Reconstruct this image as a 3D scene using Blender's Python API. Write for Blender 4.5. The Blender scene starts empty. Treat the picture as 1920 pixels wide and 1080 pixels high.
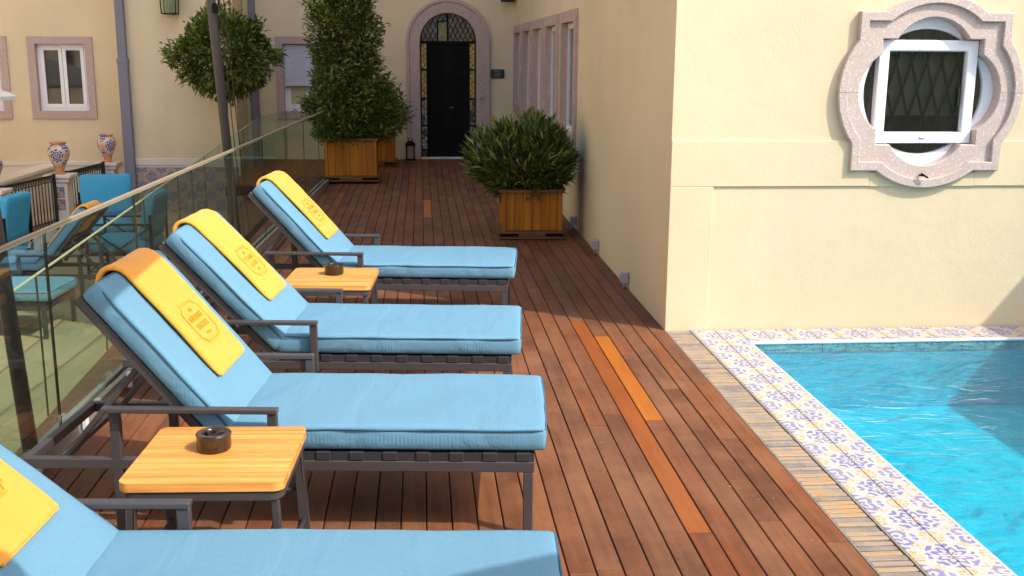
import bpy, bmesh, math, random
from mathutils import Vector, Matrix
R = math.radians
rnd = random.Random(11)
sc = bpy.context.scene
C = sc.collection

# ------------------------------------------------------------------ camera
def make_camera():
    p, y, r = R(12.41), R(4.83), R(0.4)
    fw = Vector((math.sin(y)*math.cos(p), math.cos(y)*math.cos(p), -math.sin(p)))
    rt = Vector((math.cos(y), -math.sin(y), 0)); up = rt.cross(fw)
    rt2 = rt*math.cos(r) + up*math.sin(r); up2 = -rt*math.sin(r) + up*math.cos(r)
    m = Matrix(((rt2.x, up2.x, -fw.x, 0), (rt2.y, up2.y, -fw.y, 0), (rt2.z, up2.z, -fw.z, 1.8), (0, 0, 0, 1)))
    cd = bpy.data.cameras.new('camera'); cd.sensor_width = 36; cd.lens = 2000/1920*36
    cd.clip_start = .05; cd.clip_end = 400
    co = bpy.data.objects.new('camera', cd); C.objects.link(co); co.matrix_world = m
    sc.camera = co
make_camera()

# ------------------------------------------------------------------ sky, sun, exposure
SUN = Vector((1.0, -0.70, 1.27)).normalized()          # towards the sun
def make_light():
    w = bpy.data.worlds.new('World'); sc.world = w; w.use_nodes = True
    nt = w.node_tree; nt.nodes.clear()
    o = nt.nodes.new('ShaderNodeOutputWorld'); b = nt.nodes.new('ShaderNodeBackground')
    s = nt.nodes.new('ShaderNodeTexSky'); s.sky_type = 'NISHITA'; s.sun_disc = False
    s.sun_elevation = math.asin(SUN.z); s.sun_rotation = math.atan2(SUN.x, SUN.y)
    s.air_density = 1.0; s.dust_density = 3.0; s.ozone_density = 0.4
    b.inputs['Strength'].default_value = 0.15
    nt.links.new(s.outputs[0], b.inputs[0]); nt.links.new(b.outputs[0], o.inputs[0])
    l = bpy.data.lights.new('sun', 'SUN'); l.energy = 2.12; l.angle = R(0.53); l.color = (1.0, .94, .84)
    lo = bpy.data.objects.new('sun', l); C.objects.link(lo); lo.location = (8, -6, 12)
    lo.rotation_euler = SUN.to_track_quat('Z', 'Y').to_euler()
make_light()
vs = sc.view_settings
vs.view_transform = 'Standard'; vs.look = 'None'; vs.gamma = 1.0; vs.use_curve_mapping = False
vs.exposure = 1.13
cy = sc.cycles
cy.use_denoising = True
cy.max_bounces = 10; cy.diffuse_bounces = 5; cy.glossy_bounces = 4; cy.transmission_bounces = 6; cy.transparent_max_bounces = 16
cy.sample_clamp_indirect = 6.0; cy.caustics_reflective = False; cy.caustics_refractive = False

# ------------------------------------------------------------------ mesh helpers
def box(bm, a, b, bev=0.0, seg=1):
    a = Vector(a); b = Vector(b)
    lo = Vector([min(a[i], b[i]) for i in range(3)]); hi = Vector([max(a[i], b[i]) for i in range(3)])
    r = bmesh.ops.create_cube(bm, size=1.0)
    vs_ = r['verts']
    for v in vs_:
        v.co = Vector([lo[i] + (v.co[i] + .5)*(hi[i] - lo[i]) for i in range(3)])
    if bev > 0:
        es = list({e for v in vs_ for e in v.link_edges})
        bmesh.ops.bevel(bm, geom=es, offset=bev, segments=seg, profile=.5, affect='EDGES')

def bar(bm, p, q, w, h, up=(0, 0, 1), bev=0.0):
    """rectangular bar p->q, w across, h along up"""
    p = Vector(p); q = Vector(q); d = (q - p); L = d.length; d.normalize()
    u = Vector(up); s = d.cross(u)
    if s.length < 1e-5: s = d.cross(Vector((1, 0, 0)))
    s.normalize(); u = s.cross(d).normalized()
    n0 = len(bm.verts)
    r = bmesh.ops.create_cube(bm, size=1.0); vv = r['verts']
    for v in vv: v.co = p + d*((v.co.x + .5)*L) + s*(v.co.y*w) + u*(v.co.z*h)
    if bev > 0:
        es = list({e for v in vv for e in v.link_edges})
        bmesh.ops.bevel(bm, geom=es, offset=bev, segments=1, profile=.5, affect='EDGES')

def tube(bm, pts, r, n=8, cap=True):
    pts = [Vector(p) for p in pts]; rings = []
    rr = r if isinstance(r, (list, tuple)) else [r]*len(pts)
    prev = None
    for i, p in enumerate(pts):
        d = (pts[min(i+1, len(pts)-1)] - pts[max(i-1, 0)]).normalized()
        if prev is None:
            a = d.orthogonal().normalized()
        else:
            a = (prev - d*prev.dot(d))
            a = a.normalized() if a.length > 1e-6 else d.orthogonal().normalized()
        prev = a; b = d.cross(a)
        rings.append([bm.verts.new(p + (a*math.cos(2*math.pi*k/n) + b*math.sin(2*math.pi*k/n))*rr[i]) for k in range(n)])
    for i in range(len(rings)-1):
        for k in range(n):
            bm.faces.new((rings[i][k], rings[i][(k+1) % n], rings[i+1][(k+1) % n], rings[i+1][k]))
    if cap:
        bm.faces.new(list(reversed(rings[0]))); bm.faces.new(rings[-1])

def lathe(bm, prof, n=24, c=(0, 0, 0), uv=False):
    c = Vector(c); rings = []
    for (r, z) in prof:
        rings.append([bm.verts.new(c + Vector((r*math.cos(2*math.pi*k/n), r*math.sin(2*math.pi*k/n), z))) for k in range(n)])
    ul = bm.loops.layers.uv.verify() if uv else None
    for i in range(len(rings)-1):
        for k in range(n):
            f = bm.faces.new((rings[i][k], rings[i][(k+1) % n], rings[i+1][(k+1) % n], rings[i+1][k]))
            if uv:
                vals = ((k/n, prof[i][1]), ((k+1)/n, prof[i][1]), ((k+1)/n, prof[i+1][1]), (k/n, prof[i+1][1]))
                for lp, t in zip(f.loops, vals): lp[ul].uv = t
    if prof[0][0] > 1e-4: bm.faces.new(list(reversed(rings[0])))
    if prof[-1][0] > 1e-4: bm.faces.new(rings[-1])

def loops_mesh(bm, loops, closed=True):
    """bridge successive vertex loops (lists of coordinates, same count)"""
    V = [[bm.verts.new(p) for p in lp] for lp in loops]
    n = len(V[0])
    for i in range(len(V)-1):
        for k in range(n if closed else n-1):
            bm.faces.new((V[i][k], V[i][(k+1) % n], V[i+1][(k+1) % n], V[i+1][k]))
    return V

def holed_face(bm, outer, holes):
    es = []
    for lp in [outer] + holes:
        vv = [bm.verts.new(p) for p in lp]
        es += [bm.edges.new((vv[i], vv[(i+1) % len(vv)])) for i in range(len(vv))]
    bmesh.ops.triangle_fill(bm, use_beauty=True, use_dissolve=False, edges=es)

def mesh_of(name, bm, mat, smooth=False, fixn=True):
    if fixn: bmesh.ops.recalc_face_normals(bm, faces=bm.faces)
    me = bpy.data.meshes.new(name); bm.to_mesh(me); bm.free()
    if mat: me.materials.append(mat)
    if smooth is True:
        for p in me.polygons: p.use_smooth = True
    elif smooth:
        me.polygons.foreach_set('use_smooth', [True]*len(me.polygons))
        me.set_sharp_from_angle(angle=R(smooth))
    return me

def link(name, me, parent=None, loc=None, rz=0.0):
    o = bpy.data.objects.new(name, me); C.objects.link(o)
    if parent: o.parent = parent
    if loc is not None: o.location = loc
    if rz: o.rotation_euler.z = rz
    return o

def obj(name, bm, mat, parent=None, smooth=False, fixn=True):
    return link(name, mesh_of(name, bm, mat, smooth, fixn), parent)

def tag(o, label=None, cat=None, group=None, kind=None):
    if label: o['label'] = label
    if cat: o['category'] = cat
    if group: o['group'] = group
    if kind: o['kind'] = kind
    return o

def thing(name, label, cat, loc=(0, 0, 0), rz=0.0, group=None):
    o = bpy.data.objects.new(name, None); C.objects.link(o); o.empty_display_size = .1
    o.location = loc; o.rotation_euler = (0, 0, rz)
    return tag(o, label, cat, group)

def copy_tree(o, parent=None):
    c = o.copy(); C.objects.link(c); c.parent = parent
    for ch in list(o.children): copy_tree(ch, c)
    return c

def B(): return bmesh.new()
def part(name, mat, parent, *boxes, bev=0.0, smooth=False):
    bm = B()
    for a, b in boxes: box(bm, a, b, bev)
    return obj(name, bm, mat, parent, smooth)

# ------------------------------------------------------------------ materials
class NT:
    def __init__(s, name):
        s.m = bpy.data.materials.new(name); s.m.use_nodes = True; s.t = s.m.node_tree; s.t.nodes.clear()
        s.out = s.t.nodes.new('ShaderNodeOutputMaterial')
    def n(s, ty, **k):
        x = s.t.nodes.new(ty)
        for a, v in k.items(): setattr(x, a, v)
        return x
    def l(s, a, b): s.t.links.new(a, b)
    def put(s, sock, v):
        if hasattr(v, 'is_output') or isinstance(v, bpy.types.NodeSocket): s.l(v, sock)
        else: sock.default_value = v
    def M(s, op, a, b=0.0, c=None):
        x = s.n('ShaderNodeMath', operation=op)
        s.put(x.inputs[0], a); s.put(x.inputs[1], b)
        if c is not None: s.put(x.inputs[2], c)
        return x.outputs[0]
    def mix(s, f, a, b, mode='MIX'):
        x = s.n('ShaderNodeMix', data_type='RGBA', blend_type=mode)
        s.put(x.inputs[0], f); s.put(x.inputs[6], a if not isinstance(a, tuple) else (*a, 1)[:4]); s.put(x.inputs[7], b if not isinstance(b, tuple) else (*b, 1)[:4])
        return x.outputs[2]
    def ramp(s, f, stops):
        x = s.n('ShaderNodeValToRGB'); e = x.color_ramp.elements
        while len(e) < len(stops): e.new(.5)
        for i, (p, c) in enumerate(stops):
            e[i].position = p; e[i].color = (*c, 1) if len(c) == 3 else c
        s.put(x.inputs[0], f); return x.outputs[0]
    def coord(s, kind='Object'): return s.n('ShaderNodeTexCoord').outputs[kind]
    def world(s): return s.n('ShaderNodeNewGeometry').outputs['Position']
    def scale(s, v, xyz, rot=(0, 0, 0)):
        x = s.n('ShaderNodeMapping'); s.l(v, x.inputs[0]); x.inputs['Scale'].default_value = xyz; x.inputs['Rotation'].default_value = rot
        return x.outputs[0]
    def noise(s, v, sc_, det=4, rough=.55, dist=0.0):
        x = s.n('ShaderNodeTexNoise'); s.l(v, x.inputs['Vector']); x.inputs['Scale'].default_value = sc_
        x.inputs['Detail'].default_value = det; x.inputs['Roughness'].default_value = rough; x.inputs['Distortion'].default_value = dist
        return x.outputs['Fac']
    def xyz(s, v):
        x = s.n('ShaderNodeSeparateXYZ'); s.l(v, x.inputs[0]); return x.outputs
    def bump(s, h, strength=.3, dist=.01):
        x = s.n('ShaderNodeBump'); x.inputs['Strength'].default_value = strength; x.inputs['Distance'].default_value = dist
        s.put(x.inputs['Height'], h); return x.outputs[0]
    def pbr(s, col, rough=.6, bump=None, metal=0.0, spec=.5, **kw):
        p = s.n('ShaderNodeBsdfPrincipled')
        s.put(p.inputs['Base Color'], (*col, 1) if isinstance(col, tuple) else col)
        s.put(p.inputs['Roughness'], rough); s.put(p.inputs['Metallic'], metal)
        p.inputs['Specular IOR Level'].default_value = spec
        for k, v in kw.items(): s.put(p.inputs[k.replace('_', ' ')], v)
        if bump is not None: s.l(bump, p.inputs['Normal'])
        s.l(p.outputs[0], s.out.inputs[0]); return s.m

def m_plaster(name, col, amt=.07):
    t = NT(name); w = t.world()
    n1 = t.noise(w, .55, 5, .6); n2 = t.noise(w, 7, 4, .6); n3 = t.noise(w, 60, 3); n4 = t.noise(t.scale(w, (1, 1, 1.6)), 2.6, 3, .5, .8)
    st = t.noise(t.scale(w, (2.2, 2.2, .22)), 1.0, 5, .62)
    d = tuple(c*(1-amt*2.2) for c in col); g = (col[0]*.86, col[1]*.87, col[2]*.86)
    c = t.mix(t.ramp(n1, [(.35, (0, 0, 0)), (.7, (1, 1, 1))]), col, d)
    c = t.mix(t.ramp(st, [(.56, (0, 0, 0)), (.8, (.6, .6, .6))]), c, g)
    c = t.mix(t.M('MULTIPLY', n2, .14), c, g)
    h = t.M('ADD', t.M('MULTIPLY', n2, .7), t.M('MULTIPLY', n3, .25))
    return t.pbr(c, .88, t.bump(t.M('ADD', h, t.M('MULTIPLY', n4, .45)), .34, .012), spec=.15)
def m_stone(name, col, dark):
    t = NT(name); w = t.world()
    s1 = t.noise(w, 170, 2, .7); s2 = t.noise(w, 75, 2, .6); s3 = t.noise(w, 4, 3)
    c = t.mix(t.ramp(s1, [(.47, (0, 0, 0)), (.60, (1, 1, 1))]), col, dark)
    c = t.mix(t.ramp(s2, [(.55, (0, 0, 0)), (.68, (.7, .7, .7))]), c, (.78, .70, .66))
    c = t.mix(t.M('MULTIPLY', s3, .4), c, tuple(x*.8 for x in col))
    return t.pbr(c, .75, t.bump(s1, .3, .004), spec=.3)
def m_deck(name):
    t = NT(name); w = t.world(); oi = t.n('ShaderNodeObjectInfo'); rv = oi.outputs['Random']
    off = t.n('ShaderNodeVectorMath', operation='ADD'); t.l(w, off.inputs[0])
    cb = t.n('ShaderNodeCombineXYZ'); t.l(t.M('MULTIPLY', rv, 37.0), cb.inputs[0]); t.l(t.M('MULTIPLY', rv, 91.0), cb.inputs[1]); t.l(cb.outputs[0], off.inputs[1])
    v = off.outputs[0]
    g = t.noise(t.scale(v, (34, 1.6, 1)), 1.0, 6, .62, .4); g2 = t.noise(t.scale(v, (160, 5, 1)), 1.0, 3, .6)
    bl = t.noise(v, 1.7, 5, .65); bl2 = t.noise(v, 9, 4, .7); sp = t.noise(v, 140, 2, .7)
    base = t.ramp(rv, [(0, (.100, .040, .022)), (.17, (.155, .049, .019)), (.34, (.120, .056, .034)), (.5, (.190, .063, .022)), (.66, (.112, .045, .026)), (.82, (.155, .068, .037)), (1, (.205, .070, .021))])
    base.node.color_ramp.interpolation = 'CONSTANT' if False else 'LINEAR'
    c = t.mix(t.ramp(g, [(.35, (0, 0, 0)), (.72, (.75, .75, .75))]), base, (.060, .026, .017))
    c = t.mix(t.ramp(bl, [(.40, (0, 0, 0)), (.68, (.75, .75, .75))]), c, (.21, .098, .054))
    c = t.mix(t.ramp(bl2, [(.60, (0, 0, 0)), (.80, (.4, .4, .4))]), c, (.055, .028, .02))
    c = t.mix(t.ramp(sp, [(.70, (0, 0, 0)), (.76, (.5, .5, .5))]), c, (.30, .22, .17))
    c = t.mix(1.0, c, (1.13, 1.07, 1.0), 'MULTIPLY')
    rg = t.M('ADD', .52, t.M('MULTIPLY', bl2, .3))
    h = t.M('ADD', t.M('MULTIPLY', g2, .5), t.M('MULTIPLY', g, .8))
    return t.pbr(c, rg, t.bump(h, .35, .004), spec=.22)
def m_wood(name, col, dark, axis=(1, 30, 30), rough=.5, objrand=.25, coord='Object', gs=1.0):
    t = NT(name); o = t.coord(coord) if coord != 'World' else t.world(); rv = t.n('ShaderNodeObjectInfo').outputs['Random']
    off = t.n('ShaderNodeVectorMath', operation='ADD'); t.l(o, off.inputs[0])
    cb = t.n('ShaderNodeCombineXYZ')
    for i in range(3): t.l(t.M('MULTIPLY', rv, (13.0, 29.0, 47.0)[i]), cb.inputs[i])
    t.l(cb.outputs[0], off.inputs[1])
    g = t.noise(t.scale(off.outputs[0], axis), gs, 6, .62, .3); b = t.noise(off.outputs[0], 5*gs, 3)
    c = t.mix(t.ramp(g, [(.34, (0, 0, 0)), (.7, (1, 1, 1))]), col, dark)
    c = t.mix(t.M('MULTIPLY', b, .35), c, tuple(x*.7 for x in dark))
    hs = t.n('ShaderNodeHueSaturation'); t.l(c, hs.inputs['Color']); t.l(t.M('ADD', 1-objrand/2, t.M('MULTIPLY', rv, objrand)), hs.inputs['Value'])
    return t.pbr(hs.outputs[0], rough, t.bump(g, .25, .003), spec=.35)
def m_slat(name):
    t = NT(name); w = t.world(); rv = t.n('ShaderNodeObjectInfo').outputs['Random']
    n = t.noise(t.scale(w, (11, 5.5, 1)), 1.0, 6, .75); g = t.noise(t.scale(w, (5, 170, 1)), 1.0, 4, .6)
    k = t.M('ADD', t.M('MULTIPLY', n, .95), t.M('MULTIPLY', rv, .30))
    c = t.ramp(k, [(.42, (.20, .17, .155)), (.60, (.30, .25, .21)), (.74, (.38, .28, .18)), (.88, (.45, .24, .085)), (1, (.34, .27, .19))])
    c = t.mix(t.ramp(g, [(.45, (0, 0, 0)), (.75, (.6, .6, .6))]), c, (.12, .095, .08))
    return t.pbr(c, .7, t.bump(g, .4, .003), spec=.3)
def m_flat(name, col, rough=.5, metal=0.0, spec=.5, var=.12, ns=9, bs=.12, bscale=160):
    t = NT(name); w = t.coord('Object'); n = t.noise(w, ns, 4); f = t.noise(w, bscale, 2)
    c = t.mix(t.M('MULTIPLY', n, var*3), col, tuple(x*(1-var*1.5) for x in col))
    return t.pbr(c, t.M('ADD', rough-.06, t.M('MULTIPLY', n, .12)), t.bump(f, bs, .002), metal, spec)
def m_fabric(name, col, col2, weave=420):
    t = NT(name); o = t.coord('Object'); n = t.noise(o, 6, 4, .6); x = t.xyz(o)
    wv = t.M('MULTIPLY', t.M('SINE', t.M('MULTIPLY', x[0], weave)), t.M('SINE', t.M('MULTIPLY', x[1], weave)))
    fb = t.noise(o, 260, 3, .7); big = t.noise(o, 2.2, 3)
    c = t.mix(t.ramp(fb, [(.35, (0, 0, 0)), (.75, (1, 1, 1))]), col, col2)
    c = t.mix(t.M('MULTIPLY', n, .22), c, tuple(v*.82 for v in col))
    wr = t.noise(t.scale(o, (1, .35, 1)), 5.5, 3, .5, .6)
    h = t.M('ADD', t.M('ADD', t.M('MULTIPLY', wv, .10), t.M('MULTIPLY', fb, .25)), t.M('MULTIPLY', wr, 4.6))
    return t.pbr(c, .85, t.bump(h, .5, .006), spec=.06)
def m_towel(name):
    t = NT(name); o = t.coord('Object'); f = t.noise(o, 330, 3, .75); n = t.noise(o, 12, 4); wv = t.noise(o, 4.5, 3, .5, .5)
    c = t.mix(f, (.85, .365, .030), (.92, .445, .085)); c = t.mix(t.M('MULTIPLY', n, .5), c, (.74, .28, .018))
    h = t.M('ADD', f, t.M('MULTIPLY', wv, 2.5))
    return t.pbr(c, .95, t.bump(h, .55, .006), spec=.08, Sheen_Weight=.25)
def azulejo(t, u, v, bg, blue, blue2, yel, dirt):
    """hand-painted tile: flower quarter at (0,0), corner motif at (1,1), yellow at the other two corners"""
    def motif(cx, cy, freq, k, amp, rmax, thr):
        du = t.M('SUBTRACT', u, cx); dv = t.M('SUBTRACT', v, cy)
        r = t.M('SQRT', t.M('ADD', t.M('MULTIPLY', du, du), t.M('MULTIPLY', dv, dv)))
        th = t.M('ARCTAN2', dv, du)
        pet = t.M('COSINE', t.M('MULTIPLY', th, k))
        s_ = t.M('SINE', t.M('ADD', t.M('MULTIPLY', r, freq), t.M('MULTIPLY', pet, amp)))
        a = t.M('GREATER_THAN', s_, thr); b = t.M('LESS_THAN', r, t.M('ADD', rmax, t.M('MULTIPLY', pet, .06)))
        return t.M('MULTIPLY', a, b), r
    f1, r1 = motif(0, 0, 24, 8, 1.7, .62, -.1); f2, r2 = motif(1, 1, 22, 4, 1.9, .56, -.15)
    y1, q1 = motif(1, 0, 30, 6, 1.5, .30, -.3); y2, q2 = motif(0, 1, 30, 6, 1.5, .30, -.3)
    y3, q3 = motif(.58, .58, 50, 4, 1.5, .11, .0)
    c = t.mix(f1, bg, blue); c = t.mix(f2, c, blue2); c = t.mix(y1, c, yel); c = t.mix(y2, c, yel); c = t.mix(y3, c, yel)
    return t.mix(t.M('LESS_THAN', r1, .07), c, yel)
def m_tile(name, bg, blue, blue2, yel, rough=.25):
    t = NT(name); uvn = t.n('ShaderNodeUVMap').outputs[0]; w = t.world()
    dn = t.n('ShaderNodeTexNoise'); t.l(w, dn.inputs['Vector']); dn.inputs['Scale'].default_value = 34; dn.inputs['Detail'].default_value = 3
    x = t.xyz(uvn); d = t.xyz(dn.outputs['Color'])
    u = t.M('ADD', x[0], t.M('MULTIPLY', t.M('SUBTRACT', d[0], .5), .20)); v = t.M('ADD', x[1], t.M('MULTIPLY', t.M('SUBTRACT', d[1], .5), .20))
    wash = t.noise(w, 60, 3, .7)
    c = azulejo(t, u, v, bg, blue, blue2, yel, None)
    c = t.mix(t.ramp(wash, [(.56, (0, 0, 0)), (.78, (.7, .7, .7))]), c, bg)
    dirt = t.noise(w, 2.4, 4); rv = t.n('ShaderNodeObjectInfo').outputs['Random']
    c = t.mix(t.M('MULTIPLY', dirt, .25), c, tuple(q*.72 for q in bg))
    c = t.mix(t.M('MULTIPLY', rv, .16), c, tuple(q*.8 for q in bg))
    return t.pbr(c, rough, t.bump(wash, .08, .002), spec=.45)
def m_majolica(name):
    t = NT(name); uvn = t.n('ShaderNodeUVMap').outputs[0]; x = t.xyz(uvn); o = t.coord('Object')
    dn = t.n('ShaderNodeTexNoise'); t.l(o, dn.inputs['Vector']); dn.inputs['Scale'].default_value = 18
    d = t.xyz(dn.outputs['Color'])
    u = t.M('PINGPONG', t.M('ADD', t.M('MULTIPLY', x[0], 6.0), t.M('MULTIPLY', d[0], .2)), 1.0)
    v = t.M('PINGPONG', t.M('ADD', t.M('MULTIPLY', t.M('SUBTRACT', x[1], .27), 6.2), t.M('MULTIPLY', t.M('SUBTRACT', d[1], .5), .2)), 1.0)
    c = azulejo(t, u, v, (.62, .53, .44), (.018, .022, .22), (.035, .035, .28), (.78, .34, .015), None)
    band = t.ramp(x[1], [(.0, (1, 1, 1)), (.11, (1, 1, 1)), (.16, (0, 0, 0)), (.43, (0, 0, 0)), (.455, (1, 1, 1))])
    c = t.mix(t.M('MULTIPLY', band, .8), c, (.55, .24, .05))
    return t.pbr(c, .25, None, spec=.5)
def m_leaf(name, a, b, c3, rough=.42):
    t = NT(name); g = t.n('ShaderNodeNewGeometry'); rv = g.outputs['Random Per Island']; n = t.noise(t.world(), 2.4, 2)
    c = t.ramp(rv, [(0, a), (.45, tuple((x+y)/2 for x, y in zip(a, b))), (.86, b), (1, c3)]); c = t.mix(t.ramp(n, [(.4, (0, 0, 0)), (.7, (.6, .6, .6))]), c, a)  # random tones; pale ones imitate highlights, near-black ones shade
    c = t.mix(t.M('MULTIPLY', g.outputs['Backfacing'], .5), c, (b[0]*1.3, b[1]*1.15, b[2]*1.4))
    p = t.n('ShaderNodeBsdfPrincipled'); t.l(c, p.inputs['Base Color']); p.inputs['Roughness'].default_value = rough; p.inputs['Specular IOR Level'].default_value = .45
    tr = t.n('ShaderNodeBsdfTranslucent'); t.l(t.mix(1.0, c, (1.4, 1.5, .5), 'MULTIPLY'), tr.inputs[0])
    ms = t.n('ShaderNodeMixShader'); ms.inputs[0].default_value = .22; t.l(p.outputs[0], ms.inputs[1]); t.l(tr.outputs[0], ms.inputs[2]); t.l(ms.outputs[0], t.out.inputs[0])
    return t.m
def m_glass(name, tint, refl=1.0, rough=0.0, dirt=.03):
    t = NT(name); fr = t.n('ShaderNodeFresnel'); fr.inputs[0].default_value = 1.5
    tr = t.n('ShaderNodeBsdfTransparent'); tr.inputs[0].default_value = (*tint, 1)
    gl = t.n('ShaderNodeBsdfGlossy'); gl.inputs[0].default_value = (.95, 1, .97, 1); gl.inputs['Roughness'].default_value = rough
    ms = t.n('ShaderNodeMixShader'); t.l(t.M('MINIMUM', t.M('MULTIPLY', fr.outputs[0], refl), 1.0), ms.inputs[0]); t.l(tr.outputs[0], ms.inputs[1]); t.l(gl.outputs[0], ms.inputs[2])
    df = t.n('ShaderNodeBsdfDiffuse'); df.inputs[0].default_value = (.55, .58, .52, 1)
    m2 = t.n('ShaderNodeMixShader'); n = t.noise(t.world(), 3, 4); t.l(t.M('MULTIPLY', n, dirt*2), m2.inputs[0]); t.l(ms.outputs[0], m2.inputs[1]); t.l(df.outputs[0], m2.inputs[2])
    t.l(m2.outputs[0], t.out.inputs[0]); return t.m
def m_water(name):
    t = NT(name); w = t.world()
    n1 = t.noise(t.scale(w, (1, 1.6, 1)), 4.2, 3, .55, .8); n2 = t.noise(w, 17, 3, .6, .6)
    bp = t.bump(t.M('ADD', n1, t.M('MULTIPLY', n2, .16)), .44, .05)
    fr = t.n('ShaderNodeFresnel'); fr.inputs[0].default_value = 1.33; t.l(bp, fr.inputs['Normal'])
    tr = t.n('ShaderNodeBsdfTransparent'); tr.inputs[0].default_value = (.30, .90, .98, 1)
    gl = t.n('ShaderNodeBsdfGlossy'); gl.inputs['Roughness'].default_value = .02; t.l(bp, gl.inputs['Normal'])
    ms = t.n('ShaderNodeMixShader'); t.l(t.M('MULTIPLY', fr.outputs[0], .75), ms.inputs[0]); t.l(tr.outputs[0], ms.inputs[1]); t.l(gl.outputs[0], ms.inputs[2])
    t.l(ms.outputs[0], t.out.inputs[0]); return t.m
def m_poolfloor(name):
    t = NT(name); w = t.world()
    vo = t.n('ShaderNodeTexVoronoi', feature='F1'); t.l(t.scale(w, (1, 1, 1)), vo.inputs['Vector']); vo.inputs['Scale'].default_value = 38
    n = t.M('ADD', t.M('MULTIPLY', t.noise(w, 3.2, 4, .6, 1.2), .55), t.M('MULTIPLY', t.noise(w, 15, 4, .65, 1.5), .45))
    c = t.mix(t.ramp(n, [(.32, (0, 0, 0)), (.70, (1, 1, 1))]), (.002, .40, .53), (.012, .68, .77))  # turquoise mottling imitates the play of rippled light in the water
    c = t.mix(t.M('MULTIPLY', t.xyz(vo.outputs['Color'])[0], .35), c, (.01, .42, .58))
    return t.pbr(c, .4, None, spec=.3)
def m_lead(name, cols, sx, sz):
    """leaded coloured glass, lit only by the scene"""
    t = NT(name); w = t.world(); vo = t.n('ShaderNodeTexVoronoi'); t.l(t.scale(w, (sx, sx, sz)), vo.inputs['Vector']); vo.inputs['Scale'].default_value = 1
    r = t.xyz(vo.outputs['Color'])[0]; c = t.ramp(r, [(i/(len(cols)-1), q) for i, q in enumerate(cols)])
    return t.pbr(c, .2, None, spec=.5)

W_CREAM = m_plaster('pale_yellow_plaster', (.735, .615, .418))
W_WHITE = m_plaster('white_plaster', (.74, .66, .58), .04)
STONE = m_stone('pink_granite', (.585, .475, .43), (.37, .305, .29))
STONE_FAR = m_stone('rose_stone', (.50, .37, .34), (.36, .27, .26))
DECK = m_deck('hardwood_deck')
DECK_ORANGE = m_wood('new_orange_board', (.44, .135, .012), (.30, .085, .010), (30, 2, 30), .42, .1)
DECK_RED = m_wood('new_red_board', (.31, .080, .014), (.21, .052, .010), (30, 2, 30), .42, .1)
SLAT = m_slat('weathered_slat')
METAL = m_flat('charcoal_metal', (.060, .052, .056), .45, 0.0, .5, .15)
METAL_D = m_flat('dark_strap', (.034, .030, .034), .7, 0, .3, .2)
BLUE = m_fabric('light_blue_fabric', (.118, .262, .385), (.158, .312, .44))
PIPING = m_flat('blue_piping', (.045, .13, .20), .8, 0, .2)
TOWEL = m_towel('yellow_towel')
EMB = m_flat('emboss_shade', (.72, .33, .022), .9, 0, .1)  # darker yellow stands for the shade of embossed terry relief
TEAK = m_wood('teak_slats', (.82, .40, .105), (.52, .20, .035), (2, 60, 60), .5, .34)
CERAM = m_flat('brown_glazed_ceramic', (.030, .017, .011), .12, 0, .7, .3)
PINE = m_wood('stained_pine', (.50, .185, .010), (.27, .080, .004), (22, 22, 1.2), .7, .30)
PINE_D = m_wood('dark_pine_trim', (.20, .10, .04), (.10, .045, .016), (2, 22, 22), .6, .2)
BLACK = m_flat('black_iron', (.006, .006, .006), .7, 0, .15)
GREENIRON = m_flat('dark_green_iron', (.010, .022, .015), .5, 0, .4)
SOIL = m_flat('potting_soil', (.035, .022, .014), .95, 0, .1, .3, 30, .8, 60)
BARK = m_flat('bark', (.11, .08, .055), .9, 0, .1, .3, 20, .6, 40)
LEAF_C = m_leaf('small_dark_leaf', (.022, .045, .008), (.125, .175, .026), (.38, .40, .08))
LEAF_B = m_leaf('ball_tree_leaf', (.030, .060, .010), (.13, .18, .028), (.34, .34, .06))
LEAF_O = m_leaf('lance_leaf', (.022, .044, .010), (.135, .180, .034), (.45, .42, .13), .3)
GLASS = m_glass('green_tinted_glass', (.90, .97, .92), .2, 0, .006)
GLASSEDGE = m_flat('glass_edge', (.022, .040, .024), .3, 0, .4)
GLASSTOP = m_flat('glass_top_edge', (.42, .46, .28), .3, 0, .5)
RAILTOP = m_flat('pale_rail', (.32, .26, .18), .5, 0, .4)
CHAN = m_flat('aluminium_channel', (.30, .28, .25), .45, .3, .5)
WHITE = m_flat('white_frame', (.80, .80, .84), .4, 0, .5, .04)
SHUT = m_flat('white_shutter', (.62, .64, .74), .5, 0, .4, .05)
PANE = m_flat('dark_window_pane', (.012, .016, .017), .06, 0, .9, .1, 3, 0)
PANE_B = m_flat('reflecting_window_pane', (.36, .33, .20), .12, 0, .8, .1)  # yellow reflection put into the pane colour
PANE_T = m_glass('porthole_pane', (.80, .86, .80), 1.2, 0.0, .01)
DARKROOM = m_flat('dark_room', (.02, .018, .014), .9, 0, .1)
REFLBACK = m_flat('olive_reflection_backing', (.19, .175, .11), .9, 0, .1, .3, 5)  # olive of the porthole's reflection, put into a panel colour
PTILE = m_tile('pool_azulejo', (.50, .47, .46), (.115, .135, .37), (.155, .17, .40), (.52, .31, .075))
DTILE = m_tile('dado_azulejo', (.43, .36, .30), (.035, .04, .27), (.07, .07, .33), (.42, .24, .07))
COPE = m_flat('white_coping', (.80, .78, .77), .35, 0, .5, .05)
WATER = m_water('pool_water'); PFLOOR = m_poolfloor('pool_mosaic_ripple_light')
MAJ = m_majolica('painted_majolica')
PIPE = m_flat('grey_blue_downpipe', (.19, .19, .25), .5, 0, .4)
TERR = m_plaster('terrace_paving', (.50, .38, .25), .12)
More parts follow.
